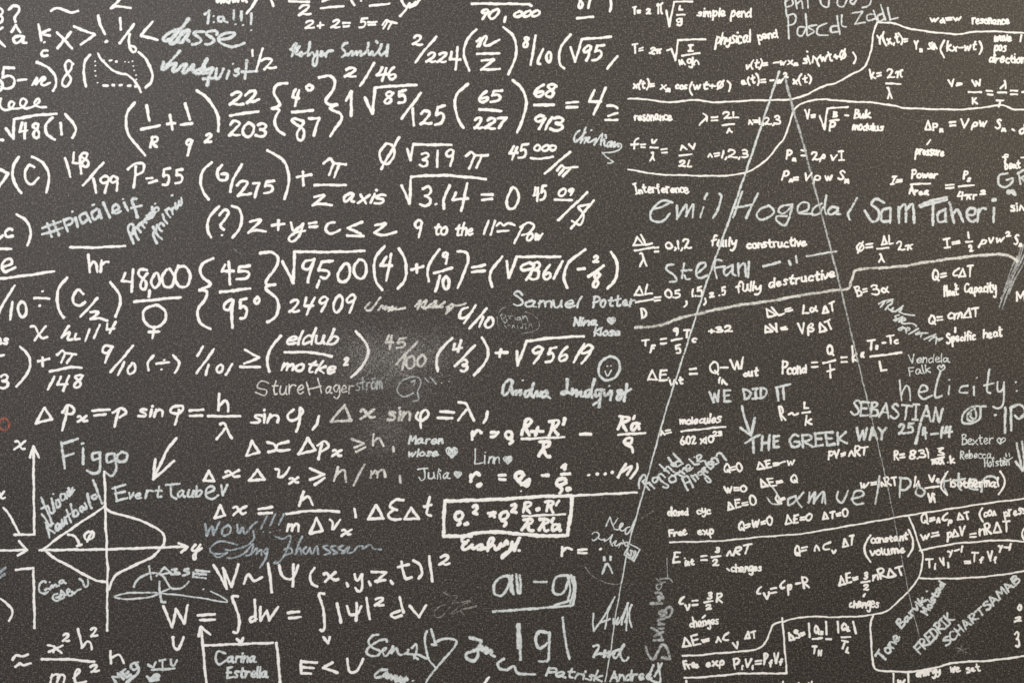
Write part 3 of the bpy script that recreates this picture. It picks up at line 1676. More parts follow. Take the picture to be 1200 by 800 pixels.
P equation w number of moles as molecules over six point zero two
@43
W 14
K 0
@43
W 14
K 0
@33
W 15
t 250 320 148 138 50 n=
U fraction
t 358 595 85 72 52 molecules
l 368 118 612 92
t 360 455 195 188 54 6.02
t 470 555 190 183 46 x10
t 540 598 150 146 36 23
U
P signature s silver three line name climbing on a slope
@33
W 15
K 0
@c 40 675 17.14
W 44
K 0.08
@c 740 525 10
W 25
s 90 465 85 400 120 330 150 310 170 350 130 390
s 130 390 210 485 / 170 420 200 400 220 430 / 210 400 265 470
s 290 340 250 350 260 400 300 380 310 330
s 310 330 360 390 430 440 410 460 370 450
s 320 310 350 300 390 340 / 330 190 440 290 / 385 260 420 210 470 255
l 430 110 470 165
s 500 170 460 190 510 210 / 490 60 600 180
s 560 150 520 160 530 210 580 190
s 470 320 435 360 465 400 515 380 510 330 470 320
l 490 270 600 335
l 510 310 570 270
s 570 260 620 300 / 590 270 620 230 650 270
s 640 240 690 230 670 190 640 220 670 260 720 230
l 675 130 740 190
l 740 190 790 180
D 735 100 12
s 770 150 820 100 800 75 765 100 790 150 840 145
s 660 490 630 430 595 350 620 330 660 330 690 390 720 455
l 630 410 690 385
s 700 320 750 385 / 715 330 750 310 780 355
s 810 270 775 290 800 320 830 290 820 260 / 820 280 870 320 930 380 900 395 860 350
s 830 240 890 280 / 850 280 860 220 830 240
s 860 150 890 210 930 245
s 960 160 910 160 900 180 960 200 940 230
s 980 110 940 130 960 180 1020 170 1000 120
s 1000 90 1010 60 1050 60 1110 140
P equation w adiabatic Q is zero
@c 740 525 10
W 32
K 0.08
@33
W 12
K 0
W 15
t 605 710 352 338 56 Q=0
t 782 1000 335 302 50 ΔE=-w
P equation w constant volume W is zero
@33
W 15
K 0
@33
W 15
K 0
t 602 735 462 455 46 W=0
t 805 935 430 412 54 ΔE=
t 975 1015 410 400 60 Q
P equation w cycle energy change is zero, with a hooked arrow
@33
W 15
K 0
@33
W 15
K 0
t 620 788 555 528 52 ΔE=0
t 890 950 522 505 52 Q=
P arrow s hooked silver arrow
@33
W 15
K 0
@33
W 15
K 0
W 10
s 868 418 895 460 910 505
s 842 485 868 515 910 520
P signature s large silver signature written across the gas formulas
@33
W 10
K 0
@33
W 10
K 0
W 12
s 1000 475 960 490 960 525 1000 500 1042 455
s 1000 480 1010 510 1032 535
s 1075 455 1070 510 / 1070 510 1105 450 1105 500 / 1105 500 1150 450 1145 510
@43
l 20 460 18 515
s 20 500 70 450 80 515
s 150 450 145 490 175 510 205 445
s 225 490 290 470 280 445 245 450 230 495 250 520 290 515
s 378 365 370 440 355 515
l 495 375 490 480
s 490 375 540 380 550 410 520 440 490 435
s 590 420 580 460 610 475 630 450 600 425
s 740 350 735 420 750 460
l 700 400 770 385
s 815 350 815 420 830 440
l 790 390 850 378
s 870 420 915 410 910 385 880 390 875 430 920 440
s 945 390 940 450
s 942 420 960 375 1000 365 1030 385
P equation w isothermal work as n R T times a logarithm
@43
W 12
K 0
@43
W 12
K 0
W 15
t 275 370 435 424 54 w=
t 385 480 425 418 58 nRT
t 565 608 425 425 66 ln
U fraction
t 645 712 400 398 48 V_f
l 630 430 705 422
t 640 690 512 512 55 Vi
U
s 755 340 725 385 720 430 752 468
t 765 1040 432 425 56 isothermal
s 1045 338 1068 385 1060 430 1035 465
P equation w closed cycle
@43
W 15
K 0
@43
W 15
K 0
@33
t 290 412 590 580 50 closed
t 450 535 578 576 52 cyc
P equation w free expansion energies
@33
W 15
K 0
@33
W 15
K 0
t 298 405 700 692 48 Free
t 455 550 690 688 48 exp
t 685 880 668 634 50 Q=W=0
t 938 1100 635 610 50 ΔE=0
@43
t 62 215 610 586 46 ΔT=0
P divider_line w rising straight line under the free expansion note
@43
W 15
K 0
@43
W 15
K 0
@33
W 11
s 305 728 480 725 620 718 800 700 1000 685 1100 673
@43
s 20 671 200 640 400 605 540 580 800 540 1000 510 1190 488
P equation w heat at constant pressure n C p delta T
@43
W 11
K 0
@43
W 11
K 0
W 15
t 610 785 632 615 62 Q=nC_p
t 805 880 612 603 54 ΔT
s 945 540 930 575 950 615
t 952 1028 592 586 54 con
t 1062 1195 594 575 58 press
P equation w work as p delta V equals n R delta T
@43
W 15
K 0
@43
W 15
K 0
t 605 715 722 708 60 w=
t 745 860 708 694 58 pΔV
l 878 685 910 680
l 878 700 910 697
t 925 1110 695 672 62 nRΔT
s 1185 640 1165 680 1180 720
P divider_line w long curve dropping from the rising line and bending left
@43
W 15
K 0
@43
W 15
K 0
@44
W 12
s 540 -120 570 -45 605 60 618 100 605 190 560 270 500 330 430 395 350 420 270 430 130 435 0 432 -70 440 -140 455
@34
s 940 458 880 475 855 520 835 570 800 605 720 622 560 635 460 645 375 648
P divider_line w short line between the pressure rows at the right edge
@34
W 12
K 0
@34
W 12
K 0
@44
s 600 68 700 48 800 30 930 20 1040 12 1190 20
P divider_line w line under the gamma row at the right edge
@44
W 12
K 0
@44
W 12
K 0
s 600 222 800 222 1000 208 1190 180
P divider_line w corner line framing the slanted names
@44
W 12
K 0
@44
W 12
K 0
W 13
s 345 420 330 480 335 600 345 700 365 725 430 733 560 735 700 710 800 685 980 675 1100 660 1190 648
P divider_line w box corner round the lower free expansion row
@44
W 13
K 0
@44
W 13
K 0
@34
W 13
l 925 440 950 745 700 745 500 765 385 770
P equation w internal energy as three halves n R T, noted changes
@34
W 13
K 0
@34
W 13
K 0
W 16
t 318 370 140 138 65 E
D 388 112 6
t 385 445 155 152 45 int
l 478 100 508 98
l 478 122 510 120
U fraction
t 552 585 88 88 44 3
l 535 105 585 98
t 538 580 158 155 40 2
U
t 615 770 105 80 55 nRT
W 14
l 620 168 635 180
t 640 815 193 185 52 changes
P equation w heat at constant volume n C v delta T
@34
W 14
K 0
@34
W 14
K 0
W 16
t 995 1075 100 82 62 Q=
@44
t 15 145 78 72 62 nC_v
t 170 250 50 40 58 ΔT
s 330 -15 298 40 300 85 330 130
t 330 545 36 12 50 constant
t 325 525 102 84 52 volume
s 538 -45 562 5 562 55 535 100
P equation w C v equals C p minus R
@44
W 16
K 0
@44
W 16
K 0
@34
t 780 818 320 318 60 C
t 822 862 345 340 66 v
l 862 280 892 275
l 862 305 892 298
t 912 952 290 284 58 C
t 950 985 296 292 62 p
l 1000 252 1025 248
t 1035 1080 278 272 58 R
P equation w C v equals three halves R, noted changes
@34
W 16
K 0
@34
W 16
K 0
t 352 392 375 373 54 C
t 388 425 405 400 62 v
l 430 345 458 342
l 430 370 458 366
U fraction
t 508 545 340 338 44 3
l 495 355 540 345
t 502 540 398 395 38 2
U
t 558 600 360 358 60 R
W 14
l 485 440 500 425
t 412 580 498 478 56 changes
P equation w delta E equals n C v delta T
@34
W 14
K 0
@34
W 14
K 0
W 16
t 372 530 605 578 58 ΔE=
t 555 640 580 570 60 nC
t 650 690 612 606 70 v
t 715 790 565 550 52 ΔT
P equation w free expansion with p times V kept
@34
W 16
K 0
@34
W 16
K 0
t 378 470 726 716 48 Free
t 502 610 712 704 52 exp
t 655 770 722 714 58 P_iV_i
l 778 678 810 675
l 778 695 808 690
t 820 935 702 690 62 P_fV_f
P equation w entropy change as heat over temperature, hot minus cold
@34
W 16
K 0
@34
W 16
K 0
t 962 1060 570 545 58 ΔS=
l 1072 470 1075 545
@44
U fraction
t 18 52 530 528 48 Q
t 50 70 535 535 28 H
l 83 460 88 530
l 10 555 62 550
t 3 65 640 640 50 T_H
U
l 85 555 112 555
U fraction
l 148 460 152 520
t 168 220 513 508 48 Q_L
l 235 460 248 525
l 170 545 218 545
t 150 215 605 630 50 T_L
U
P equation w delta E equals three halves n R delta T, noted changes
@44
W 16
K 0
@44
W 16
K 0
t 150 270 268 236 60 ΔE=
U fraction
t 288 318 230 230 44 3
l 278 245 325 238
t 288 325 290 286 36 2
U
l 290 320 300 308
t 338 520 240 206 60 nRΔT
W 14
t 208 380 388 386 56 changes
P equation w adiabatic T V to gamma minus one
@44
W 14
K 0
@44
W 14
K 0
W 15
t 632 695 165 160 54 T_i
t 708 765 160 155 58 V_i
t 755 850 98 76 45 γ-1
l 848 130 878 126
l 850 140 880 136
t 890 960 138 130 58 T_f
t 975 1030 130 125 58 V_f
t 1030 1110 70 68 42 γ-1
P signature s silver two line name climbing steeply beside the corner line
@44
W 15
K 0
@44
W 15
K 0
W 13
t 402 505 690 548 72 Tone
t 500 645 505 342 54 Barvik
t 642 748 432 250 50 Molstad
D 640 292 8
P signature s silver capitals in two lines climbing to the right edge
@44
W 13
K 0
@44
W 13
K 0
W 12
t 602 800 645 448 66 FREDRIK
t 748 1165 605 238 56 SCHARTSAMAB
P doodle g faint star shaped scribble below the silver capitals
@44
W 12
K 0
@44
W 12
K 0
W 8
l 800 600 880 640
l 830 595 840 635
l 810 625 870 605
P equation w column of digits at the right edge
@44
W 8
K 0
@44
W 8
K 0
W 15
t 1135 1165 400 400 44 0
t 1118 1165 465 462 40 2
t 1118 1155 600 600 75 3
P equation w W in bars with a note about energy
@44
W 15
K 0
@44
W 15
K 0
l 455 745 458 810
l 535 740 540 810
t 475 525 812 812 70 w
t 580 720 770 752 52 energy
t 765 830 743 740 50 we
t 855 940 745 736 52 set
@34
l 395 785 395 810
l 930 790 930 810
t 1010 1120 850 850 60 ldh
P formula w C in brackets after an arrow tip
@34
W 15
K 0
@34
W 15
K 0
@01
W 20
l -5 178 45 205 -5 280
s 105 115 75 160 72 220 90 275 118 312
s 178 112 240 150 270 210 258 308
s 190 168 160 160 140 200 145 245 175 265 212 228
P formula w one hundred forty eight over one hundred ninety nine
@01
W 20
K 0
@01
W 20
K 0
W 18
l 360 120 390 222
l 408 90 402 145 455 150
l 440 110 448 205
t 448 500 172 165 88 8
l 570 145 458 270
l 515 232 530 310
t 552 660 315 308 102 99
P formula w P equals fifty five
@01
W 18
K 0
@01
W 18
K 0
l 750 165 738 282
s 705 182 745 152 790 150 790 190 752 212
l 808 232 840 228
l 822 258 865 243
t 890 950 278 276 102 5
t 960 1018 268 266 94 5
P inscription s silver hashtag word climbing to the right
@01
W 18
K 0
@01
W 18
K 0
W 16
l 235 505 335 468
l 235 540 345 505
l 262 480 285 552
l 295 468 325 545
l 350 460 375 522
s 355 465 390 450 400 475 365 495
l 415 450 430 497
D 400 415 8
s 472 420 440 440 455 478 490 450
l 478 425 500 472
s 535 400 508 420 520 458 555 430
l 545 405 560 450
D 515 378 13
l 570 365 605 447
s 620 420 655 395 640 375 620 395 635 425 665 412
l 685 365 705 408
D 678 345 7
s 752 342 728 350 745 400 757 447
l 725 395 780 382
P signature s silver two word scribble climbing steeply
@01
W 16
K 0
@c 185 10 8.424
W 30
K 0.08
@c 140 220 11.43
W 35
s 190 745 150 650 115 560 130 500 170 490 190 530 170 630
s 180 620 200 540 230 530 / 205 540 225 640 260 695
s 230 540 270 480 290 470 250 530 285 595
s 270 500 320 450 300 490 335 535 / 320 470 350 410 335 430 365 470
s 365 380 390 370 370 420 410 410 440 370 420 330 / 400 350 430 400 470 350
l 435 260 440 310
s 450 320 480 270 520 265 525 310 480 330 450 330
D 478 215 20 705 105 22
s 450 525 490 600 530 650 570 690
s 500 745 460 650 460 600 490 560 510 500
s 510 510 540 560 570 580 / 520 510 560 470 600 510 / 580 360 610 440 640 480
s 620 300 650 360 680 395 / 630 310 660 270 700 310 715 355
s 700 300 730 265 770 280 / 750 210 760 290 790 240 800 180 / 800 180 800 240 840 215 830 140
P formula w h r under a long bar
@c 140 220 11.43
W 44
K 0.08
@01
W 13
K 0
W 19
s 388 610 520 612 690 603
t 480 545 750 748 108 h
t 548 610 752 748 115 r
P formula w c over e closed by a bracket
@01
W 19
K 0
@01
W 19
K 0
t 22 80 564 562 90 c
l -10 572 15 545
s 92 430 150 470 170 530 152 600
l -10 620 62 620
s 12 720 65 700 60 675 30 680 12 715 30 745 85 722
s -10 785 150 765 298 743
P formula w over ten divided by c over two in brackets
@01
W 19
K 0
@01
W 19
K 0
@02
W 19
s 82 70 35 140 -8 220
l 68 160 58 255
t 95 155 248 245 92 0
D 235 100 9 220 180 9
l 190 138 272 140
U bracket
s 370 25 325 85 315 150 330 210 352 245
s 608 52 655 110 662 170 638 240
U
s 460 115 430 90 405 130 408 165 440 180 470 160
l 538 138 445 240
s 500 215 545 215 500 254 / 500 252 550 250 592 262
P formula w x hill to the fourth
@02
W 19
K 0
@02
W 19
K 0
W 17
s 170 295 195 295 215 335 235 360 262 352
l 252 292 192 370
l 380 290 340 355
s 345 350 385 325 375 365 400 365
s 420 335 412 365 440 362
l 495 310 470 372
l 550 285 520 358
l 592 280 588 310 630 305
l 638 268 605 330
P formula w forty eight thousand over the female symbol
@02
W 17
K 0
@02
W 17
K 0
W 19
l 690 0 672 42 722 50
l 735 -20 725 102
s 810 -15 775 -20 765 10 805 50 800 88 775 80 785 40 812 0
l 825 95 822 130
s 850 10 832 50 855 80 880 50 870 0 850 5
s 920 -20 895 20 905 70 945 75 960 20 935 -25
s 985 -40 965 20 985 70 1030 70 1050 10 1020 -35 985 -32
l 740 158 995 133
U symbol
s 855 175 800 200 790 250 820 290 870 295 912 260 910 210 870 178 845 178
l 850 295 842 358
l 820 325 878 322
U
P formula w forty five over ninety five degrees in curly braces
@02
W 19
K 0
@02
W 19
K 0
W 20
U curly_brace
s 1176 -80 1120 -55 1105 -10 1125 30 1160 62 1100 95 / 1100 95 1140 100 1135 140 1095 190 1090 230 1110 280 1160 308
@12
s 305 -108 370 -115 405 -80 385 -20 340 40 345 65 388 62 / 388 62 340 75 345 95 395 140 408 190 390 240 345 270
U
l 112 -45 95 -8 160 -12
l 132 -62 140 62
t 168 260 45 42 92 5
l 85 105 250 85
s 150 145 115 165 108 195 135 202 157 160 / 157 150 150 220 152 300
t 188 250 258 252 118 5
s 290 130 275 150 285 168 302 150 290 130
P formula w root of ninety five hundred, times four, plus nine tenths
@12
W 20
K 0
@12
W 20
K 0
U root_sign
l 428 -65 488 55 495 -118
s 495 -118 700 -116 880 -122
U
s 600 -75 555 -65 542 -32 572 -22 602 -65 / 604 -78 580 0 568 50
l 705 -68 645 -62 / 645 -62 628 -15
s 628 -15 675 -12 685 10 665 30 640 22
l 632 42 618 78
s 770 -50 735 0 740 40 775 45 800 10 795 -45 770 -50
s 850 -75 822 -30 835 20 870 30 890 -10 880 -65 850 -75
U bracket
s 990 -148 945 -90 932 -20 945 45 978 92
s 1070 -135 1105 -70 1110 0 1095 50 1065 85
U
l 1000 -90 970 -40 1032 -42
l 1028 -105 1002 40
@22
l 10 -18 75 -38
l 40 -48 40 -3
U bracket
s 165 -130 120 -70 100 -10 105 45
s 265 -120 310 -115 322 -70 300 0 265 80
U fraction
t 175 218 -45 -45 78 9
l 135 0 235 -28
l 168 15 142 100
t 178 228 95 93 90 0
U
l 345 -31 415 -45
l 345 -5 415 -13
P formula w root of nine three six one times minus two eighths
@22
W 20
K 0
@22
W 20
K 0
U root_sign
l 535 -65 548 25 590 -90 830 -90
U bracket
s 510 -90 455 -20 442 30 455 75
s 968 -130 880 -60 850 20 870 80
s 1110 -115 1145 -50 1135 30 1092 85
U
K 0.2
t 605 690 42 45 105 9
t 648 730 45 42 108 3
t 730 785 42 40 95 6
l 842 -65 795 30
K 0.08
l 928 -20 965 -25
t 1005 1048 -55 -55 45 2
l 1070 -40 985 20
t 1005 1062 85 82 85 8
P formula w twenty four thousand nine hundred and nine
@22
W 20
K 0.08
@22
W 20
K 0.08
@12
W 18
K 0.2
t 458 528 222 220 82 2
l 560 135 550 180 598 178
l 605 135 562 228
t 630 690 220 218 95 9
t 702 770 224 222 108 0
t 778 842 226 225 115 9
K 0.08
P signature m greyed silver scrawl fading beside the number
@c 420 340 7.5
W 26
s 100 110 60 150 70 175 110 170 160 110 195 65
s 175 175 210 135 215 160 250 140 235 170 / 235 170 280 150 260 185 300 145 / 300 145 290 175 340 150 330 170 410 155
s 500 140 550 85 520 165 / 520 150 600 85 570 155 590 160 640 120 / 590 160 685 95 650 155 700 130 690 155 760 105
s 560 150 640 150 740 145
s 770 205 800 150 770 160 820 125 830 150 790 185
s 820 125 870 135 945 115
P formula w four over ten with a slanted bar
@22
W 14
K 0.08
@22
W 14
K 0.08
W 18
s 320 190 285 205 275 245 305 245 345 210
l 365 178 300 275
l 425 195 330 305
l 405 240 385 295
s 440 245 415 280 430 300 460 280 455 245 435 245
P signature k thin scratched name inside a thin oval
@c 575 355 18.46
W 24
s 210 265 245 240 / 210 270 250 360 300 430 / 300 430 350 400 340 350 / 280 330 330 290 310 260
s 390 280 420 340 / 400 320 430 290 480 275
l 520 290 540 360
s 640 310 580 320 580 370 630 350 640 300 660 380
s 690 280 700 340 / 700 340 740 280 780 330 800 390
W 16
l 300 480 340 540
s 370 500 400 470 420 500
s 470 540 490 470 520 530
l 580 490 585 540
s 690 450 680 540 650 530
l 700 450 780 445
l 760 450 765 570
s 830 520 860 440 900 520
U oval
W 13
s 170 230 230 140 330 90
s 750 190 860 230 960 290 1020 345
s 1040 400 1050 470 1040 540 980 590 870 630 770 640 660 655
s 140 290 150 400 170 520
P signature s silver round lettered signature reaching the pendulum notes
@22
W 6
K 0.08
@22
W 6
K 0.08
W 13
s 620 120 600 100 575 115 610 140 625 165 600 180 575 172
t 632 955 192 195 74 amuel
t 1005 1250 192 185 68 Potter
P signature s silver two word name with a filled heart
@22
W 13
K 0.08
@22
W 13
K 0.08
W 14
t 898 1040 295 292 58 Nina
t 1010 1165 348 350 52 Klose
U heart
H 1112 262 27
U
P formula w root of nine five six one nine
@22
W 14
K 0.08
@22
W 14
K 0.08
W 19
U root_sign
l 592 430 595 508 645 375
s 645 375 780 358 960 347
U
K 0.25
t 672 745 505 505 110 9
t 742 820 495 492 95 5
t 815 878 495 495 95 6
l 962 390 905 490
t 940 1022 505 505 112 9
K 0.08
P smiley s silver smiling face in a circle
@22
W 19
K 0.08
@22
W 19
K 0.08
W 14
s 1100 458 1055 490 1042 550 1075 588 1130 575 1160 525 1145 475 1105 458
W 9
D 1090 512 6 1110 510 6
s 1078 540 1092 565 1112 535
P signature s silver joined up signature of two long words
@22
W 9
K 0.08
@c 665 140 13.333
W 27
K 0.08
@c 580 435 7.06
W 25
s 145 85 125 65 90 90 65 150 70 195 105 180 140 110 145 80
s 140 90 140 150 150 190
s 150 180 180 155 175 190 / 175 190 215 150 210 195
D 230 75 12
s 295 150 255 165 245 200 270 205 300 150 320 100 / 320 100 300 180 320 215
s 320 210 350 160 350 205 / 350 205 385 165 375 205
s 430 160 395 180 395 215 430 190 435 160 430 200 455 220
s 600 65 595 120 590 175 555 190 555 170 590 165 625 185
s 640 145 640 190 / 640 190 675 150 675 205 / 675 205 715 160 710 205 735 205
s 790 150 750 165 745 200 770 205 800 140 825 65 / 825 65 800 150 805 215
s 880 150 840 155 830 195 850 205 885 150 / 885 150 870 230 860 295
l 815 275 865 240
s 905 155 905 200 930 190 / 930 190 965 160 955 235
D 945 120 12
s 1040 150 1010 165 1045 195 1030 235 1005 230 1015 200 1050 160
l 1090 105 1070 245
l 1040 195 1125 148
P formula w four thirds in brackets plus
@c 580 435 7.06
W 30
K 0.08
@22
W 15
K 0.08
W 19
U bracket
s 235 358 165 430 150 480 155 540
s 398 355 430 410 430 460 400 515 355 562
U
l 250 390 240 420 288 412
l 285 370 265 432
l 360 398 250 512
t 275 330 550 545 78 3
l 475 440 540 435
l 505 420 495 460
P formula m rubbed forty five over one hundred
@22
W 19
K 0.08
@22
W 19
K 0.08
@12
W 18
t 990 1045 425 425 85 4
t 1050 1118 420 418 70 5
l 1170 380 1055 500
l 1105 455 1090 530
@22
t -25 40 530 528 80 0
t 35 98 520 518 70 0
P signature m half rubbed silver signature under the bracketed fraction
@22
W 18
K 0.08
@22
W 18
K 0.08
@12
W 10
s 352 605 310 595 290 630 340 645 330 675 280 655
t 370 548 675 670 90 ture
l 560 600 580 670
l 622 580 645 660
l 570 640 640 622
t 665 825 668 660 72 ager
P signature k faded end of the half rubbed signature
@12
W 10
K 0.08
@12
W 10
K 0.08
t 830 985 652 640 80 ström
s 1130 575 1080 600 1060 650 1100 680 1150 660
@22
s 0 570 50 575 60 610 45 650 50 695 20 705
s 10 600 30 590 25 615
l 85 580 105 600
l 115 575 145 610
D 178 605 6 218 597 6
P formula w one over one hundred and one, at least
@22
W 10
K 0.08
@22
W 10
K 0.08
@02
W 18
l 1120 405 1088 455
l 1180 420 1085 550
@12
l 22 505 5 560
t 60 112 555 552 52 0
l 150 500 118 560
l 222 422 300 465 218 498
l 195 515 305 518
P formula w two made up words as a fraction in brackets
@12
W 18
K 0.08
@12
W 18
K 0.08
W 19
U bracket
s 420 345 360 420 345 480 355 542
s 832 322 885 380 900 440 870 510 808 572
U fraction
W 18
K 0.2
t 448 745 400 398 92 eldub
s 440 435 600 438 700 460
t 415 725 538 560 78 motke
t 760 800 515 513 50 2
K 0.08
U
P formula w nine over ten with a division sign in brackets
@12
W 18
K 0.08
@12
W 18
K 0.08
@02
s 620 405 580 400 568 430 595 440 622 405 / 622 405 600 445 580 492
l 735 400 610 545
l 685 490 652 560
s 730 495 705 530 715 555 745 535 740 495 725 498
s 848 455 815 495 820 535
D 905 478 8 890 530 8
l 862 498 932 492
s 955 452 988 495 965 548
P formula w three in a bracket plus pi over one hundred forty eight
@02
W 18
K 0.08
@02
W 18
K 0.08
t -20 55 400 395 62 es
l -5 455 22 450
t -10 55 645 640 90 3
s 112 405 160 460 165 520 130 580 92 625
l 210 485 272 472
l 235 465 235 512
U fraction
s 315 450 345 425 362 440 420 448
l 362 440 338 492
l 398 450 370 495
s 275 542 380 520 450 520
l 300 570 265 640
l 335 570 318 615 372 610
l 380 565 350 648
K 0.2
t 402 472 638 632 85 8
K 0.08
U
P formula w momentum spread of diffraction, p sine phi equals h over lambda
@02
W 18
K 0.08
@02
W 18
K 0.08
@03
W 19
l 198 75 245 -10 288 50 198 75
l 375 -20 360 50 345 112
s 345 15 375 -28 408 -5 400 20 362 22
t 422 490 72 70 70 χ
l 510 5 605 -2
l 520 30 582 25
l 655 0 632 92
s 622 15 670 -8 695 15 660 42
t 755 905 45 43 80 sin
s 985 -22 950 -15 940 10 975 20 1008 0 1005 -22 980 -22
l 988 0 965 80
l 1045 5 1120 -2
l 1048 35 1115 30
@13
U fraction
l 80 -88 75 2
s 78 -20 112 -50 128 -30 130 8
l 18 35 195 35
s 85 78 108 75 128 120 150 156
l 112 105 65 160
U
t 248 415 80 78 92 sin
s 490 -2 458 30 470 58 510 50 540 10 525 -10 / 525 -10 520 70 505 120
s 628 35 618 80 595 108
P formula m greyed delta x in the rubbed patch
@13
W 19
K 0.08
@13
W 19
K 0.08
l 695 65 770 -25 808 58 695 65
t 850 945 55 52 92 χ
t 1000 1140 65 63 92 sin
P formula w phi equals lambda, after the greyed sine
@13
W 19
K 0.08
@13
W 19
K 0.08
@23
s 45 15 35 45 70 58 105 25 90 0 65 15 60 60 62 98
l 170 8 245 15
l 155 45 235 45
s 270 -42 310 -35 330 10 355 58
l 312 0 268 58
s 430 10 425 40 408 70
P formula w uncertainty product of x and p
@23
W 19
K 0.08
@23
W 19
K 0.08
@13
l 230 252 260 170 300 235 230 252
s 345 178 385 190 390 220 350 230
s 462 175 402 190 402 222 468 220
l 518 245 568 155 610 220 518 245
l 645 180 628 272
s 622 195 660 172 682 200 645 228
t 695 765 262 258 68 χ
P formula m greyed at least h
@13
W 19
K 0.08
@13
W 19
K 0.08
W 17
l 810 160 875 185 825 208
l 835 232 885 205
s 930 135 928 195
s 930 178 960 155 985 198
W 19
l 1040 205 1042 228
P formula w uncertainty of x and velocity
@13
W 19
K 0.08
@13
W 19
K 0.08
t 95 200 380 376 82 χ
l -5 390 22 335 52 392 -5 390
l 245 390 290 330 330 382 245 390
s 390 325 412 332 405 370 440 360 465 318
t 458 525 412 408 62 χ
l 580 322 658 355 580 385
l 605 412 660 375
W 17
P formula m greyed h over m
@13
W 17
K 0.08
@13
W 17
K 0.08
l 735 315 712 390
s 720 365 765 330 780 395
l 880 300 820 415
t 895 1015 380 375 78 m
W 18
l 1075 365 1080 400
P formula w delta x as h over m delta v, then delta E delta t
@13
W 18
K 0.08
@13
W 18
K 0.08
W 19
l 55 595 85 525 112 580 55 595
t 150 240 585 580 90 χ
l 298 545 372 535
l 298 572 370 565
U fraction
l 545 450 520 528
s 525 505 570 478 595 522
s 450 572 600 555 740 560
t 445 525 675 672 78 m
l 580 680 615 595 650 665 580 680
s 690 605 705 620 705 658 745 605
t 745 820 700 694 68 χ
U
l 825 545 832 590
l 900 600 945 525 985 598 900 600
s 1095 498 1050 495 1020 530 1060 550 / 1045 550 1010 575 1030 602 1080 600
@23
l -28 600 10 540 52 600 -28 600
s 112 480 98 540 95 575 118 582
l 80 532 120 522
P signature s large silver single word name above the graph
@23
W 19
K 0.08
@23
W 19
K 0.08
@03
W 16
l 340 180 358 320
l 340 187 430 160
l 350 258 405 240
l 460 212 458 298
D 457 186 12
s 545 235 510 242 515 275 552 265
s 550 235 550 330 515 350 480 335
s 622 240 590 248 592 290 632 275
s 632 242 640 320 615 365 578 340
s 675 230 648 248 650 280 690 280 702 245 670 230
P arrow w arrow pointing down left to a silver name
@03
W 16
K 0.08
@03
W 16
K 0.08
W 19
s 972 155 920 225 880 310 845 382
l 857 272 845 382 960 282
P signature s silver two word name below the arrow
@03
W 19
K 0.08
@03
W 19
K 0.08
W 13
l 635 425 645 500
l 620 432 692 412
l 635 462 690 450
l 642 502 702 485
t 705 785 495 495 64 ve
t 795 900 492 490 78 rt
l 915 415 990 405
s 945 410 945 470 972 490
t 975 1122 488 485 72 aub
@13
s 5 462 50 440 40 420 10 435 8 475 40 490 75 470
l 90 415 100 470 125 412
P signature s silver two line name climbing beside the graph
@13
W 13
K 0.08
@c 140 220 11.43
W 44
K 0.08
@c 40 550 8.889
W 25
s 75 290 105 370 140 440 180 530 175 590 150 560 110 500 80 465
l 75 405 140 375
s 150 390 170 450 210 440 195 350 / 180 300 215 430 / 230 320 240 400 275 360 250 310
D 200 252 13
s 320 250 275 260 290 320 325 290 315 240 340 300 / 345 230 360 280 400 190 / 360 190 380 260 420 210
l 125 550 160 705
s 200 560 130 600 215 655
W 27
s 250 560 225 580 240 630 270 590 260 560 280 610 / 290 520 300 590 330 530 / 320 510 345 560
l 340 420 385 545
l 320 500 375 460
s 380 360 410 480 / 410 480 420 420 460 440 450 480 415 485
s 500 380 480 410 500 440 520 400 500 380
s 515 420 550 400 530 350 / 555 250 570 320 600 400
s 640 260 600 280 630 310 660 280
l 615 110 710 350
P graph w diffraction graph with a lens shaped curve and an angle
@c 40 550 8.889
W 34
K 0.08
@03
W 13
K 0.08
W 17
U axis
s 575 340 580 450 583 640 588 700 590 820 595 880 592 990 592 1215
l 218 772 575 768 1035 752
l 985 735 1035 755 1000 785
U curve
s 232 775 300 720 430 630 575 535
s 575 530 620 565 720 590 800 620 870 655 905 695 905 740
s 240 768 300 815 400 870 520 935 588 945
s 905 740 860 790 820 820 700 875 630 920 600 990
U angle_mark
s 375 685 415 700 440 745
l 425 750 450 742
s 490 670 465 690 475 715 510 705 515 675 488 672
l 508 668 482 725
U axis_label
@c 200 615 17.78
W 64
s 515 400 460 470 450 520 500 530 560 480 620 405
s 600 430 530 560 520 690 480 710 465 640 520 580 650 480
@03
W 17
P graph w upright x axis with an arrowhead
@04
W 17
K 0.08
@04
W 17
K 0.08
@03
U axis
s 185 200 186 400 190 685
l 165 262 185 200 215 262
l 80 688 190 685
U axis_label
t 72 150 226 222 95 χ
P arrow w arrows from the left edge pointing to the graph
@03
W 17
K 0.08
@03
W 17
K 0.08
t -25 35 500 496 90 χ
s 20 540 60 590 105 680
l -10 775 150 770
l 105 722 150 770 100 802
P formula w lower half of a bracketed frame left of the graph
@03
W 17
K 0.08
@03
W 17
K 0.08
@04
l 88 175 185 165
l 185 180 192 495
s 5 335 55 375 70 410 50 455
P doodle b bluish tick at the left edge
@04
W 17
K 0.08
@04
W 17
K 0.08
l -10 200 30 165
l 0 215 25 200
P signature s small silver two line name with a tick
@04
W 17
K 0.08
@c 120 765 12
W 42
K 0.08
@c 40 675 17.14
W 44
s 235 120 190 95 120 150 95 240 130 320 200 345 280 300 / 290 240 220 250 230 280
s 290 250 340 220 320 260 / 320 260 360 170 380 220 / 380 220 430 150 450 200 / 450 200 500 180
D 315 115 22
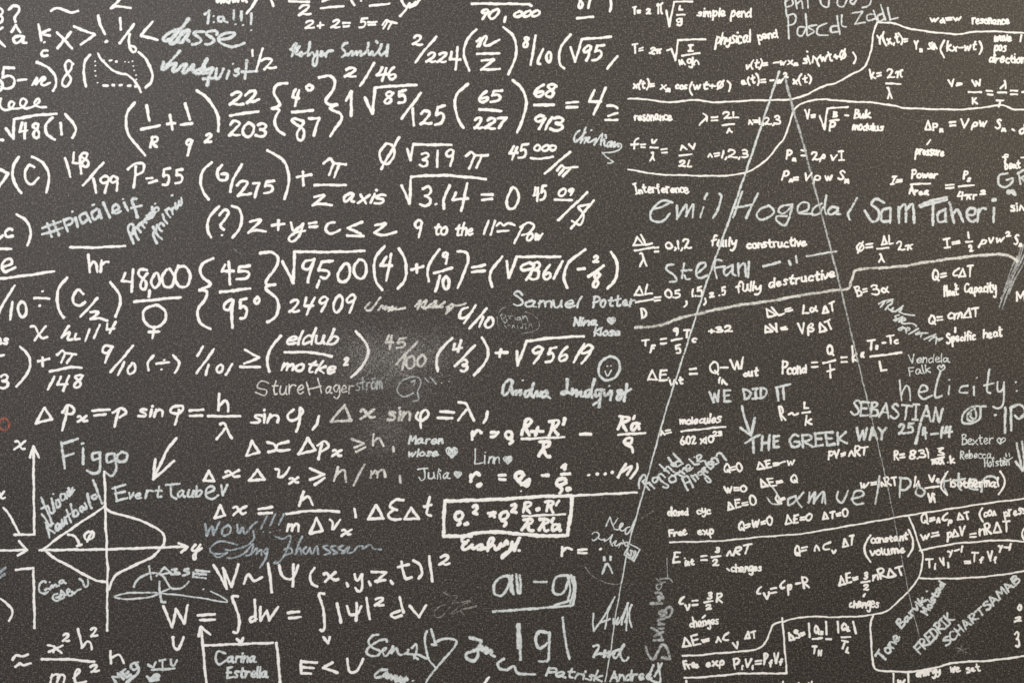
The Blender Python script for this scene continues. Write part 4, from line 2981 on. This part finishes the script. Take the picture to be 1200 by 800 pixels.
s 560 70 510 100 520 140 560 130 590 80 / 590 80 600 110 640 130
s 470 350 400 370 380 440 440 490 520 470 / 440 420 500 420
s 540 280 520 380 480 420 / 560 360 520 440 600 420 600 340 / 540 280 640 370
s 690 250 660 290 680 320 720 280 690 250 660 330 700 390 760 370 / 760 300 800 340 860 280 940 255
s 910 50 970 90 1030 210 1085 150 1080 60
P signature s silver name with a sweeping loop through it
@c 40 675 17.14
W 44
K 0.08
@34
W 5
K 0.08
@c 130 655 9.23
W 26
s 250 295 280 230 350 175 430 150 500 150 560 175 600 230 640 300 700 320 780 300 840 240
l 412 75 440 215
l 495 180 580 85
l 580 85 650 150
l 545 160 650 145
s 660 110 720 100 690 130 750 150 650 160
s 840 105 790 115 850 145 780 175
l 895 140 890 190
l 920 120 1065 130
l 900 155 1030 160
l 890 185 1025 205
l 525 240 530 340 545 460 590 460
W 20
s 640 310 560 350 420 405 200 428 50 412 60 390 200 362 400 358 600 370 900 405 1200 455 1260 460 1230 420 1080 345
D 1000 320 14
P formula w W as the integral of dW
@c 130 655 9.23
W 20
K 0.08
@04
W 11
K 0.08
W 19
l 900 375 950 490 970 390 1015 470 1035 370
@14
l -38 425 55 420
l -25 452 55 448
U integral_sign
s 182 320 150 325 175 390 190 460 180 520 158 518
U
s 270 430 250 440 255 462 285 445
l 275 340 280 455
t 298 415 460 455 82 W
l 458 412 520 405
l 465 440 528 435
l 178 555 200 578 212 550
P formula w integral of psi squared over the volume
@14
W 19
K 0.08
@14
W 19
K 0.08
U integral_sign
s 658 308 630 312 655 400 660 480 650 512 638 505
U
l 730 360 750 465
s 785 375 800 420 840 415 862 375
l 838 358 835 455
l 890 330 910 445
t 930 995 380 374 55 2
s 1075 400 1025 420 1045 438 1085 425
l 1075 325 1095 410
l 1130 372 1182 435 1218 370
l 655 545 680 578 688 545
P formula w probability goes as psi of x, y, z, t squared
@14
W 19
K 0.08
@14
W 19
K 0.08
l 50 148 122 278 100 165 148 268 185 145
s 215 250 240 200 270 235 315 215
l 350 140 370 298
s 410 150 430 210 480 225 515 150
l 490 145 485 265
s 605 165 580 205 590 250 620 265
t 650 745 245 240 85 χ
l 782 248 790 265
s 825 200 840 235 865 200 / 868 200 865 280 845 292 830 275
l 905 240 915 258
l 920 185 1000 190 948 240
l 940 238 995 232
l 1025 235 1035 252
s 1085 130 1095 190 1110 225 1140 215
l 1065 160 1125 145
@24
D 2 215 8
s 20 125 55 145 70 190 50 222
l 108 100 125 238
t 155 230 155 150 62 2
P formula w U above an arrow rising from a box
@24
W 19
K 0.08
@24
W 19
K 0.08
@04
s 955 545 960 600 985 610 1012 545
U arrow
l 1095 540 1108 488 1160 530
l 1108 490 1118 590
U box
W 18
l 1118 592 1128 700 1138 810
@14
s -10 592 150 585 375 577
s 395 577 408 700 415 810
U
P formula w E less than U
@14
W 18
K 0.08
@14
W 18
K 0.08
W 19
l 530 675 532 742
l 530 680 618 685
l 535 712 600 715
l 532 745 585 745
l 705 685 652 715 732 740
s 785 665 800 735 840 730 872 665
P signature s silver two line name inside the white box
@14
W 19
K 0.08
@14
W 19
K 0.08
W 14
s 115 635 70 625 60 670 80 695 120 670
t 118 290 690 690 68 arina
t 115 355 775 772 68 Estrella
P inscription b bluish cheer with three exclamation strokes
@14
W 14
K 0.08
@c 580 435 7.06
W 30
K 0.08
@c 235 595 5.581
W 17
s 30 105 40 180 / 40 180 75 120 85 175 / 85 175 125 90
s 180 110 145 135 145 175 185 170 200 130 180 110
s 240 110 250 165 275 125 290 170 340 110 370 90
W 14
l 440 40 395 135
l 415 45 440 38
l 490 40 455 112
l 545 38 512 108
D 410 155 8 455 158 8 518 145 8
P signature b bluish flowing signature with a long looped start
@c 235 595 5.581
W 14
K 0.08
@c 235 595 5.581
W 14
K 0.08
W 13
s 345 150 350 200 300 245 200 275 165 270
s 240 240 130 215 70 255 70 290 130 300 170 290
s 175 290 120 320 85 305
s 175 325 220 325 290 290 340 235
W 15
s 345 235 330 300 300 310 / 330 300 370 260 365 300 / 365 300 400 270 400 305
s 435 262 410 285 430 300 440 270 / 440 270 425 330 390 388
s 490 182 540 200 590 180 580 240 545 310 510 355 480 360 490 345
s 550 270 585 260 600 290 560 305
s 665 185 640 240 620 300 / 620 300 650 260 660 300
s 690 255 670 280 690 300 715 260 / 715 260 730 300 760 250 770 300
s 830 245 800 255 850 290 810 305
s 880 245 850 260 895 290 870 300 / 930 245 900 260 945 285 925 295
s 945 275 975 250 960 290 1000 285 1030 250 1060 250
s 1060 265 1110 240 1130 265 1180 268
P signature s thin silver signature running into an outlined heart
@c 235 595 5.581
W 15
K 0.08
@c 235 595 5.581
W 15
K 0.08
@c 420 720 7.5
W 21
s 175 170 120 185 90 240 130 290 190 320 170 355 110 360 70 325 100 280 180 225 240 215 250 235
s 200 320 240 300 240 285 215 300 220 350 250 355 300 280 / 305 275 290 335 / 290 335 335 290 345 320 370 350 430 330 440 305
s 470 290 505 255 515 300 490 380
s 430 340 480 345 520 345 600 385
l 490 360 525 388
U heart
s 600 140 585 200 595 300 620 390 685 465
s 640 125 660 190 672 250
l 645 258 685 262
s 675 245 740 212 830 210 862 240 820 310 685 465 620 550 585 610
P signature s small silver word along the bottom edge
@c 420 720 7.5
W 21
K 0.08
@c 420 720 7.5
W 21
K 0.08
W 26
s 250 480 190 485 145 525 155 550 200 540
W 32
s 220 535 255 505 245 550 290 520 285 565 330 535 330 580 380 545 370 590 430 550 400 590
D 480 578 14
P signature s silver initials below the grey scribble
@c 420 720 7.5
W 32
K 0.08
@c 420 720 7.5
W 32
K 0.08
W 32
s 980 200 1040 215 1080 230 1040 300 960 330 945 360 970 390 1020 400 1050 360 1050 310
s 1060 300 1095 275 1090 310 / 1090 310 1130 285 1120 330 / 1120 330 1170 310 1165 345 1195 360
@24
W 16
s 520 665 485 690 500 720 540 725
s 540 725 575 705 600 745 690 750
P doodle g faint grey scribble right of the integral
@24
W 16
K 0.08
@24
W 16
K 0.08
@c 500 630 8.89
W 15
s 175 565 240 600 320 598 270 680 200 770 150 820 90 820 85 760 140 710 190 690
s 280 670 380 665 460 650 350 710 260 780 280 790 400 730 520 715 390 740
s 350 760 390 800
s 400 730 460 725 520 705
P formula s large silver a one minus g underlined
@c 500 630 8.89
W 15
K 0.08
@c 500 630 8.89
W 15
K 0.08
W 30
s 860 395 790 400 710 470 700 560 730 595 790 590 850 500 875 400
l 890 390 880 470 905 580
l 860 400 880 560
l 935 380 950 570
l 970 390 980 480 970 575
@24
W 13
l 685 242 755 240
W 14
s 870 205 810 215 790 265 800 305 850 298 882 210
s 872 205 885 280 870 350
s 890 205 905 280 885 360
s 905 215 915 270 900 370
l 460 405 660 390 890 372
l 800 372 880 345
P formula s large silver g between upright bars
@24
W 14
K 0.08
@24
W 13
K 0.08
W 17
l 605 475 612 668
l 595 475 598 605
s 760 520 715 515 695 560 715 608 758 580
s 770 520 768 640 758 675 715 678
W 15
s 845 438 855 540 880 665
P inscription w thick white cursive word under the framed formula
@c 515 570 7.5
W 30
W 38
s 280 435 230 430 200 450 200 480 235 485 250 470
s 235 490 200 520 210 550 245 545 285 510 / 285 510 290 545 330 525
s 330 525 375 505 370 545 340 550 / 370 545 425 530 475 470 455 450 430 480 425 560
s 430 540 475 510 490 550 520 535
s 520 540 550 490 530 510 560 520 590 470 600 500
s 640 485 620 555 580 600 550 630 555 600 600 575
s 620 560 660 520 705 450 / 705 450 670 530 660 560
D 700 558 17
P formula w thick r equals dot
@c 500 630 8.89
W 42
K 0.08
@23
W 19
K 0.08
@24
W 18
s 842 50 838 98
s 840 78 865 55 895 62
l 930 65 975 62
l 930 82 975 82
D 1052 60 10
P doodle s small frowning face
@24
W 18
K 0.08
@24
W 18
K 0.08
W 13
l 1072 105 1075 122
l 1108 103 1108 120
s 1062 195 1088 142 1118 192
P doodle g thin arc crossing the triangle line
@24
W 13
K 0.08
@24
W 13
K 0.08
W 6
s 968 160 1010 210 1080 245 1160 255 1250 252
P scratch g short thin stroke beside the triangle line
@24
W 6
K 0.08
@33
W 6
l 150 600 215 555
P formula w slanted stroke cut by the bottom edge
@33
W 6
K 0.08
@24
W 17
l 438 768 400 812
P signature s silver two line name with a hatched square
@c 700 600 10
W 17
s 100 160 130 90 150 55 / 150 55 175 140 200 200 / 190 140 240 70
s 200 195 250 200 300 140 280 130 260 180 290 215 340 190
s 380 170 335 190 330 250 360 245 400 190 / 450 75 400 180 395 265
s -60 250 -30 230 10 245 15 280 -40 330 -60 320 / 15 300 50 320 90 310 80 330
s 85 340 130 310 175 260 / 175 260 150 340 180 390 / 170 370 220 330 200 380 230 390 260 360
s 250 410 270 360 290 355 / 300 320 330 390 / 290 370 350 350 350 400
U square
W 17
l 375 365 500 435 425 570 315 490 375 365
W 20
s 370 400 345 480 400 500 390 440 430 480 410 540 450 480 440 450
l 350 470 420 560
P signature s silver scrawl of tall strokes over the triangle line
@34
W 8
K 0.08
@c 1025 345 13.333
W 27
K 0.08
@c 690 690 7.273
W 16
s 40 205 35 280 45 355 / 45 355 140 210 220 65
l 220 65 160 200 140 335
l 170 160 95 290
l 115 280 180 250
s 210 250 215 300 250 240 / 250 240 240 300 290 220 335 115 / 335 115 290 250 280 300
l 365 130 310 280
l 330 120 320 350
s 350 160 345 250 365 320
P signature s small silver scrawl below the tall strokes
@c 690 690 7.273
W 18
K 0.08
@c 690 690 7.273
W 18
K 0.08
W 22
s 40 485 80 475 85 500 60 540 40 575 / 50 555 120 545 140 520 / 140 520 130 575 / 130 575 180 525 165 575 / 165 575 210 530
s 260 510 220 530 210 570 240 575 300 470 / 300 470 265 540 285 600 320 605 335 580
P signature s silver full name along the bottom edge
@c 690 690 7.273
W 22
K 0.08
@34
W 10
K 0.08
@24
W 13
t 745 1065 762 795 62 Patrisk
t 1100 1345 795 782 66 Andreé
l 1350 760 1390 690
s 1345 700 1320 770 1380 790 1370 690
P signature k grey name written upward along a thin line
@24
W 13
K 0.08
@c 690 690 7.273
W 22
K 0.08
W 26
s 485 490 510 560 550 595 590 530 630 465 670 510 690 590
l 625 580 690 592
l 555 435 630 430
s 535 330 600 370 630 430 / 560 400 630 360
l 600 330 635 332
s 595 300 640 295 / 610 295 590 270 600 255 640 252
s 600 200 625 230 655 200 640 180 605 190 600 205
s 630 190 690 150 710 180 690 230 660 240
l 530 120 620 122
s 600 95 590 60 640 80 610 30 570 30
@34
W 9
s 245 240 262 262 245 285 232 262 280 240
s 232 225 265 250
s 250 228 300 222 320 240
W 5
l 290 112 292 215
P formula w thick r equals rho times R plus R prime over R
@c 540 480 8
W 41
s 110 205 105 240 105 275
s 110 240 140 205 165 190 190 215
l 285 210 330 212
s 285 250 320 245 350 210
s 480 230 470 205 430 210 420 245 450 265 480 250
s 440 265 485 290 460 315
U fraction
s 570 230 590 170 605 110 / 605 110 630 85 665 105 640 140 600 160 / 600 160 640 235
l 660 205 770 200
l 725 165 700 235
s 830 240 850 180 865 115 / 830 110 900 95 920 120 890 155 850 170 / 860 170 910 235
l 975 80 960 135
W 29
l 570 272 970 255
W 41
s 730 430 765 370 780 310 / 740 300 830 300 830 330 775 360 / 775 360 800 430 835 440
U
@c 670 480 10
W 44
l 100 285 225 285
U fraction
s 540 225 575 150 600 85 / 560 75 660 90 670 115 590 150 / 590 150 620 210 640 245
l 735 70 720 105
s 780 160 720 165 695 230 730 235 790 160 / 780 170 790 225
W 38
l 545 292 860 270
W 44
s 700 370 700 335 640 335 615 385 680 400 705 360
s 630 405 700 440 715 495
U
P formula w thick r zero equals rho zero minus one over rho zero
@c 540 480 8
W 42
s 95 610 95 650 95 670
s 100 640 130 600 150 590 175 610
D 172 702 37
l 360 612 415 612
l 365 650 415 652
s 585 610 570 580 520 600 515 640 550 650 590 610
s 520 640 560 680 570 700
s 640 655 600 680 590 700 620 715 640 690 640 650
l 765 612 820 610
D 565 762 11
U fraction
s 945 535 985 505 970 555
l 945 605 1020 597
s 985 660 960 640 905 665 900 705 950 700 985 680
s 905 705 950 740 930 780
D 1010 742 34
U
@c 670 480 10
D 198 762 23 300 752 25 392 750 23 475 732 24
W 42
s 635 635 580 710 545 790
l 570 730 690 660
s 700 660 680 710 650 760
s 765 635 770 680 740 740 690 800
P formula w framed thick rho zero squared formula
@c 515 570 7.5
W 40
U frame
l 45 125 35 430
s 60 125 300 118 600 105 900 85 1160 80
s 1165 95 1165 140 1150 260 1125 420
s 40 435 200 430 380 400 560 400 760 420 960 432 1125 425
W 24
s 1140 82 1290 72 1500 62 1735 50
U
W 38
s 200 240 190 220 150 230 135 265 150 290 190 280 205 250
s 150 290 185 315 160 335
D 235 325 30
s 295 175 320 160 330 185 300 225 / 300 225 330 240
l 430 232 490 230
s 445 258 470 245 485 262
s 600 240 590 220 545 230 530 265 550 290 590 270 605 240
s 545 290 590 315 570 345
s 635 165 665 155 670 175 635 220 / 635 220 675 225
U fraction
W 35
s 735 220 750 170 755 140 800 140 800 165 760 180 / 760 180 795 230
D 865 195 28
s 930 130 990 125 1000 145 965 170 / 970 170 1000 225
l 960 135 940 210
s 1050 125 1030 145 1025 160
W 24
l 730 258 1105 240
W 35
s 725 380 760 330 775 295 / 740 290 805 285 815 310 775 330 / 775 330 790 380 825 385
s 875 380 905 330 920 290 / 880 285 950 285 960 305 910 330 / 910 330 930 385 955 380
s 1005 275 985 310
s 1050 330 1000 335 990 380 1030 370 1060 325 1050 380 1065 380
U
P signature s thin silver short name with a filled heart
@23
W 21
K 0.08
@23
W 21
K 0.08
W 8
s 362 215 360 298 / 360 298 405 290
l 415 252 415 297
D 418 235 5
t 430 500 298 297 64 nn
U heart
H 540 275 28
P signature s thin silver name with a small heart by the thick r
@23
W 8
K 0.08
@23
W 8
K 0.08
W 8
l 45 328 100 320
s 80 322 85 370 65 388 52 370
t 100 228 385 383 64 ulia
U heart
H 266 355 24
P signature s silver two line name with a large filled heart
@23
W 8
K 0.08
@23
W 8
K 0.08
W 12
t -12 190 192 190 54 Maren
t -10 165 262 258 48 wlose
U heart
H 232 232 38
P formula w nearly equal to x squared h squared over m l squared
@23
W 12
K 0.08
@23
W 12
K 0.08
@04
W 17
s 70 670 90 645 120 652 155 640
s 85 708 110 690 130 700 170 690
U fraction
s 265 590 300 600 295 628 / 345 590 270 628
l 300 595 340 632
t 340 390 575 570 60 2
s 430 500 445 560 450 605 / 450 605 480 570 500 580 505 612
t 495 545 548 544 56 2
s 230 668 380 668 520 682
t 270 365 800 798 86 m
s 405 770 440 735 425 722 412 765 425 800 475 790
t 495 555 745 738 50 2
U
l 610 622 612 690
s 612 662 650 640 668 655 682 688
P signature s small silver letters on a slope with a swirl
@04
W 17
K 0.08
@c 130 655 9.23
W 20
K 0.08
@c 120 765 12
W 40
l 195 420 145 330
l 145 330 235 330 215 280
l 225 285 300 360
l 260 265 345 335
l 260 265 320 220
l 300 300 365 260
l 345 330 400 300
s 500 125 420 145 400 190 440 230 490 200 480 150 / 480 150 515 220 490 290 420 340 340 410
P signature s small silver word struck under with a line
@c 120 765 12
W 40
K 0.08
@c 120 765 12
W 40
K 0.08
W 34
l 645 155 715 200 755 125
l 805 100 885 90
l 845 100 850 200
s 965 85 975 155 1010 170 1050 95
W 42
l 700 232 1010 212
s 630 325 670 360 760 300 800 320 700 360 800 350 670 385
P doodle r dull red circle at the left edge
@c 120 765 12
W 42
K 0.08
@04
W 13
K 0.08
@03
W 13
s 30 45 0 60 5 105 40 110 52 72 30 45
D 85 88 4
P scratch g short pale scratch by the curly brace
@03
W 11
K 0.08
@03
W 11
K 0.08
@11
W 6
l 160 620 212 655
P formula w crossed zero, root of three hundred nineteen, pi
@11
W 6
K 0.08
@11
W 6
K 0.08
W 18
s 1000 40 965 90 975 140 1010 150 1045 100 1035 50 1000 40
l 1072 5 972 180
@21
U root_sign
l -14 70 5 132 20 45 230 47
U
t 48 112 172 172 92 3
l 155 80 152 168
t 195 250 170 170 105 9
s 310 108 340 88 365 105 432 103
l 358 105 330 178
s 398 105 385 140 368 172
P formula w forty five thousand over n with a raised zero row
@21
W 18
K 0.08
@21
W 18
K 0.08
W 17
K 0.2
t 545 670 132 120 88 45
K 0.08
t 680 815 88 84 42 000
s 668 118 720 125 790 112
l 885 85 745 205
s 812 188 838 160 858 175 925 168
l 850 178 825 212
s 885 180 865 200 845 220
P formula w root of three point one four equals zero
@21
W 17
K 0.08
@21
W 17
K 0.08
W 19
U root_sign
l -44 270 0 370 8 222
s 8 222 200 215 420 235
U
t 50 130 392 390 120 3
D 145 372 10
s 222 270 190 340 190 398
l 255 310 238 350 322 342
l 318 260 285 410
l 398 322 458 320
l 400 350 455 345
s 565 285 535 350 545 395 580 390 603 340 590 295 570 280
P formula w forty five zero nine over a dollar sign
@21
W 19
K 0.08
@21
W 19
K 0.08
W 17
K 0.2
t 680 770 365 355 92 45
t 815 915 335 330 50 09
K 0.08
l 800 350 895 350
l 980 308 818 462
s 1000 375 930 388 960 430 942 485 895 465
l 1015 352 890 508
P formula w six over two seventy five in brackets plus pi over z axis
@21
W 17
K 0.08
@21
W 17
K 0.08
@11
W 19
U bracket
s 40 145 -10 190 -22 250 -5 310 22 348
s 345 78 430 130 465 220 455 290 440 345
U
s 95 158 70 195 80 238 115 240 125 210 92 208
s 205 155 160 230 140 305
t 175 265 338 325 92 2
t 262 312 340 338 102 7
t 320 395 322 318 85 5
l 508 225 588 210
l 540 195 545 270
U fraction
s 655 150 690 122 715 148 778 155
l 712 150 685 212
s 742 150 715 225
s 605 268 700 268 778 268
s 605 335 660 325 595 380 / 595 380 640 370 700 380
U
K 0.2
t 760 1002 370 380 98 axis
K 0.08
P formula w bracketed question mark, z plus y equals c at most z
@11
W 19
K 0.08
@11
W 19
K 0.08
s 78 385 25 450 15 510 35 555
s 82 435 110 405 132 420 110 460 85 490 105 515
D 95 543 8
s 150 385 190 400 205 450 190 510 155 558
s 250 470 310 462 240 530 / 240 530 280 515 335 525
l 370 490 438 482
l 405 462 405 515
s 475 475 490 520 542 480 / 542 480 520 550 480 580 465 560 500 530 552 520
l 575 480 615 472
l 578 500 620 495
s 715 475 680 480 665 515 695 535 745 515
l 868 470 788 505 860 535
l 785 545 875 550
s 940 490 1000 480 935 530 / 935 530 980 545 1055 525
P formula w nine to the eleventh power
@11
W 19
K 0.08
@11
W 19
K 0.08
@21
W 17
t 22 76 560 560 112 9
K 0.2
t 135 215 548 546 82 to
t 250 355 552 548 76 the
l 435 465 410 537
l 470 465 448 542
s 480 492 500 475 520 490 545 478 578 490
l 485 525 545 518
l 625 490 578 588
s 610 500 650 475 685 490 660 530 620 545
t 640 740 578 576 72 ow
K 0.08
"""

# ------------------------------------------------------------------ the board and everything written on it
board_me = bpy.data.meshes.new("chalkboard")
X, Z0, Z1, T = 2.6, -1.5, 1.5, 0.02
board_me.from_pydata([(-X, 0, Z0), (X, 0, Z0), (X, 0, Z1), (-X, 0, Z1), (-X, T, Z0), (X, T, Z0), (X, T, Z1), (-X, T, Z1)], [],
                     [(0, 1, 2, 3), (5, 4, 7, 6), (4, 0, 3, 7), (1, 5, 6, 2), (3, 2, 6, 7), (4, 5, 1, 0)])
board_me.materials.append(board_material())
board = bpy.data.objects.new("chalkboard", board_me); C.objects.link(board)
board.location = (0, 0, EYE)
board['label'] = "dark charcoal woven chalkboard covered in white handwritten formulas and silver pen signatures"
board['category'] = "chalkboard"

def heart(cx, cy, r):
    pts = []
    for i in range(41):
        t = 2 * math.pi * i / 40
        pts.append((cx + r * math.sin(t) ** 3, cy - r * (0.8125 * math.cos(t) - 0.3125 * math.cos(2 * t) - 0.125 * math.cos(3 * t) - 0.0625 * math.cos(4 * t)) ))
    return pts

class Writer:
    def __init__(self):
        self.tile = (0, 0, 1 / 4.704); self.W = 16.0; self.K = 0.08
        self.traced = False; self.queue = []; self.rnd = random.Random(11)
    def P(self, u, v):
        ox, oy, k = self.tile
        return (ox + u * k, oy + v * k)
    def flush(self):
        """Close the open inscription: one mesh for it, one for each named piece inside it."""
        if not self.queue: return
        name, mat, label = self.head
        main = next((q for q in self.queue if q[0] is None), None)
        if main is None or not main[1].v:
            first = next(q for q in self.queue if q[1].v)
            root_ink = first[1]; rest = [q for q in self.queue if q is not first and q[1].v]
        else:
            root_ink = main[1]; rest = [q for q in self.queue if q is not main and q[1].v]
        pieces = root_ink.pieces(8.0)                       # well separated words and terms become pieces of their own
        o = pieces[0].build(name, MAT[mat], board); o['label'] = label
        kind = 'term' if name in ('formula', 'equation') else 'word' if name in ('signature', 'inscription') else 'mark'
        for p in pieces[1:]: p.build(kind, MAT[mat], o)
        for nm, ink in rest:
            for p in (ink.pieces(9.0) if nm in ('bracket', 'curly_brace') else [ink]): p.build(nm, MAT[mat], o)
        self.queue = []
    def ink(self): return self.cur
    def begin(self, name, mat, label):
        self.flush(); self.head = (name, mat, label)
        self.main = Ink(); self.queue = [(None, self.main)]; self.cur = self.main; self.mat = mat
    def sub(self, name):
        if not name: self.cur = self.main
        else:
            self.cur = Ink(); self.queue.append((name, self.cur))
    def width(self): return self.W * self.tile[2] * (0.90 if self.head[0] == 'equation' else 1.0 if self.mat in 'wm' else 1.25)
    def draw(self, pts, w=None):
        hand = self.mat in 'sbkg'
        self.cur.stroke(pts, w or self.width(), self.rnd, 0.35 if hand else 0.2, 0.18 if hand else 0.22)
    def strokes(self, nums, smooth):
        for seg in nums:
            pts = [self.P(seg[i], seg[i + 1]) for i in range(0, len(seg) - 1, 2)]
            if smooth: self.draw(catmull(pts, 1.2)); continue
            run = [pts[0]]                                   # a sharp turn lifts into a new stroke
            for i in range(1, len(pts)):
                run.append(pts[i])
                if i < len(pts) - 1:
                    a, b, c = pts[i - 1], pts[i], pts[i + 1]
                    d = abs((math.atan2(c[1] - b[1], c[0] - b[0]) - math.atan2(b[1] - a[1], b[0] - a[0]) + math.pi) % (2 * math.pi) - math.pi)
                    if d > 0.7:
                        self.draw(run); run = [pts[i]]
            self.draw(run)
    def dot(self, u, v, r):
        x, y = self.P(u, v); k = self.tile[2] * r
        self.draw([(x - 0.25 * k, y + 0.1 * k), (x + 0.25 * k, y - 0.1 * k)], 1.7 * k)
    def heart(self, u, v, r):
        cx, cy = self.P(u, v); k = self.tile[2] * r
        for f, ww in ((0.82, 0.40), (0.48, 0.42), (0.16, 0.36)):
            self.draw(heart(cx, cy, k * f), k * ww)
    def text(self, u0, u1, v0, v1, h, s):
        r = self.rnd
        (x0, y0), (x1, y1) = self.P(u0, v0), self.P(u1, v1)
        wd = self.width(); hs = max(0.55 * h * self.tile[2], h * self.tile[2] - 0.75 * wd) / 10.0
        gl = layout(s, self.head[0] == 'equation' and not (s.isalpha() and len(s) > 3))
        placed = []; notes = self.head[0] == 'equation'
        lean = self.K + (r.gauss(0, 0.09) if notes else 0)
        for g, gx, sc, dy, mid in gl:
            jt = 0.23 if self.head[0] == 'equation' else 0.18; a = r.gauss(0, 0.05); sx, sy = sc * (1 + r.gauss(0, 0.05)), sc * (1 + r.gauss(0, 0.11 if notes else 0.045)); oy = r.gauss(0, 0.16) * (2.2 if self.head[0] == 'equation' else 1)
            for st in g:
                segs = []
                for seg in st:
                    q = []
                    for (x, y) in seg:
                        x, y = x + r.gauss(0, jt), y + r.gauss(0, jt)
                        xx, yy = (x - mid) * sx, y * sy
                        xx, yy = xx * math.cos(a) - yy * math.sin(a), xx * math.sin(a) + yy * math.cos(a)
                        q.append((gx + mid * sc + xx + lean * (yy + dy), yy + dy + oy))
                    segs.append(q)
                for i in range(1, len(segs)):
                    segs[i][0] = segs[i - 1][-1] if math.dist(segs[i][0], segs[i - 1][-1]) < 0.9 else segs[i][0]
                placed.append(segs)
        xs = [p[0] for st in placed for seg in st for p in seg]
        lo, hi = min(xs), max(xs)
        L = math.hypot(x1 - x0, y1 - y0)
        ux, uy = (x1 - x0) / L, (y1 - y0) / L
        pad = self.width() * 0.45
        fx = max(0.1, (L - 2 * pad)) / max(0.6, hi - lo)
        fx = min(fx, hs * 2.4)
        off = (L - fx * (hi - lo)) / 2
        for st in placed:
            for seg in st:
                pts = []
                for (x, y) in seg:
                    d = off + (x - lo) * fx; e = y * hs + 0.36 * wd
                    pts.append((x0 + ux * d + uy * e, y0 + uy * d - ux * e))
                self.draw(catmull(pts, 1.0))

wr = Writer()
for line in DATA.strip().split('\n'):
    c, _, rest = line.strip().partition(' ')
    if c == 'P':
        nm, mt, lb = rest.split(' ', 2); wr.begin(nm, mt, lb)
    elif c == 'U': wr.sub(rest.strip())
    elif c[0] == '@':
        wr.traced = c == '@c'
        if c == '@c':
            ox, oy, sc = map(float, rest.split()); wr.tile = (ox, oy, 1 / sc)
        else: wr.tile = (0, 0, 1.0) if c == '@px' else (TX[c[1]], TY[c[2]], 1 / 4.704)
    elif c == 'W': wr.W = float(rest)
    elif c == 'K': wr.K = float(rest)
    elif c in 'sl': wr.strokes([list(map(float, s.split())) for s in rest.split('/')], c == 's')
    elif c in 'dD':
        n = list(map(float, rest.split()))
        for i in range(0, len(n), 3): wr.dot(*n[i:i + 3])
    elif c == 'H': wr.heart(*map(float, rest.split()))
    elif c == 't':
        a = rest.split(' ', 5); wr.text(*map(float, a[:5]), a[5])
wr.flush()

# the rubbed patch where a sleeve or sponge has spread chalk over the weave
def dust(name, label, cx, cy, rx, ry, seed):
    r = random.Random(seed); n, m = 40, 14
    ph = [r.uniform(0, 6.28) for _ in range(4)]
    v, e, f = [(((cx - 600) * PX), -0.0019, (400 - cy) * PX)], [1.0], []
    for j in range(1, m + 1):
        q = j / m
        for i in range(n):
            a = 2 * math.pi * i / n
            k = q * (1 + 0.16 * math.sin(2 * a + ph[0]) + 0.12 * math.sin(3 * a + ph[1]) + 0.06 * math.sin(5 * a + ph[2]))
            v.append(((cx + rx * k * math.cos(a) - 600) * PX, -0.0019, (400 - cy - ry * k * math.sin(a)) * PX))
            e.append(((0.5 + 0.5 * math.cos(math.pi * q)) * (0.8 if rx < 100 else 0.95)) if j < m else -1.0)
    for i in range(n): f.append((0, 1 + (i + 1) % n, 1 + i))
    for j in range(m - 1):
        for i in range(n):
            a, b = 1 + j * n + i, 1 + j * n + (i + 1) % n
            f.append((a, b, b + n, a + n))
    me = bpy.data.meshes.new(name); me.from_pydata(v, [], f)
    at = me.attributes.new('edge', 'FLOAT', 'POINT'); at.data.foreach_set('value', e)
    me.materials.append(MAT['d']); o = bpy.data.objects.new(name, me); C.objects.link(o); o.parent = board
    o['label'] = label
dust("chalk_smudge", "pale rubbed chalk patch over the middle formulas", 462, 425, 140, 108, 3)
dust("chalk_smudge", "small pale rubbed patch near the greyed inequality", 452, 500, 85, 62, 5)
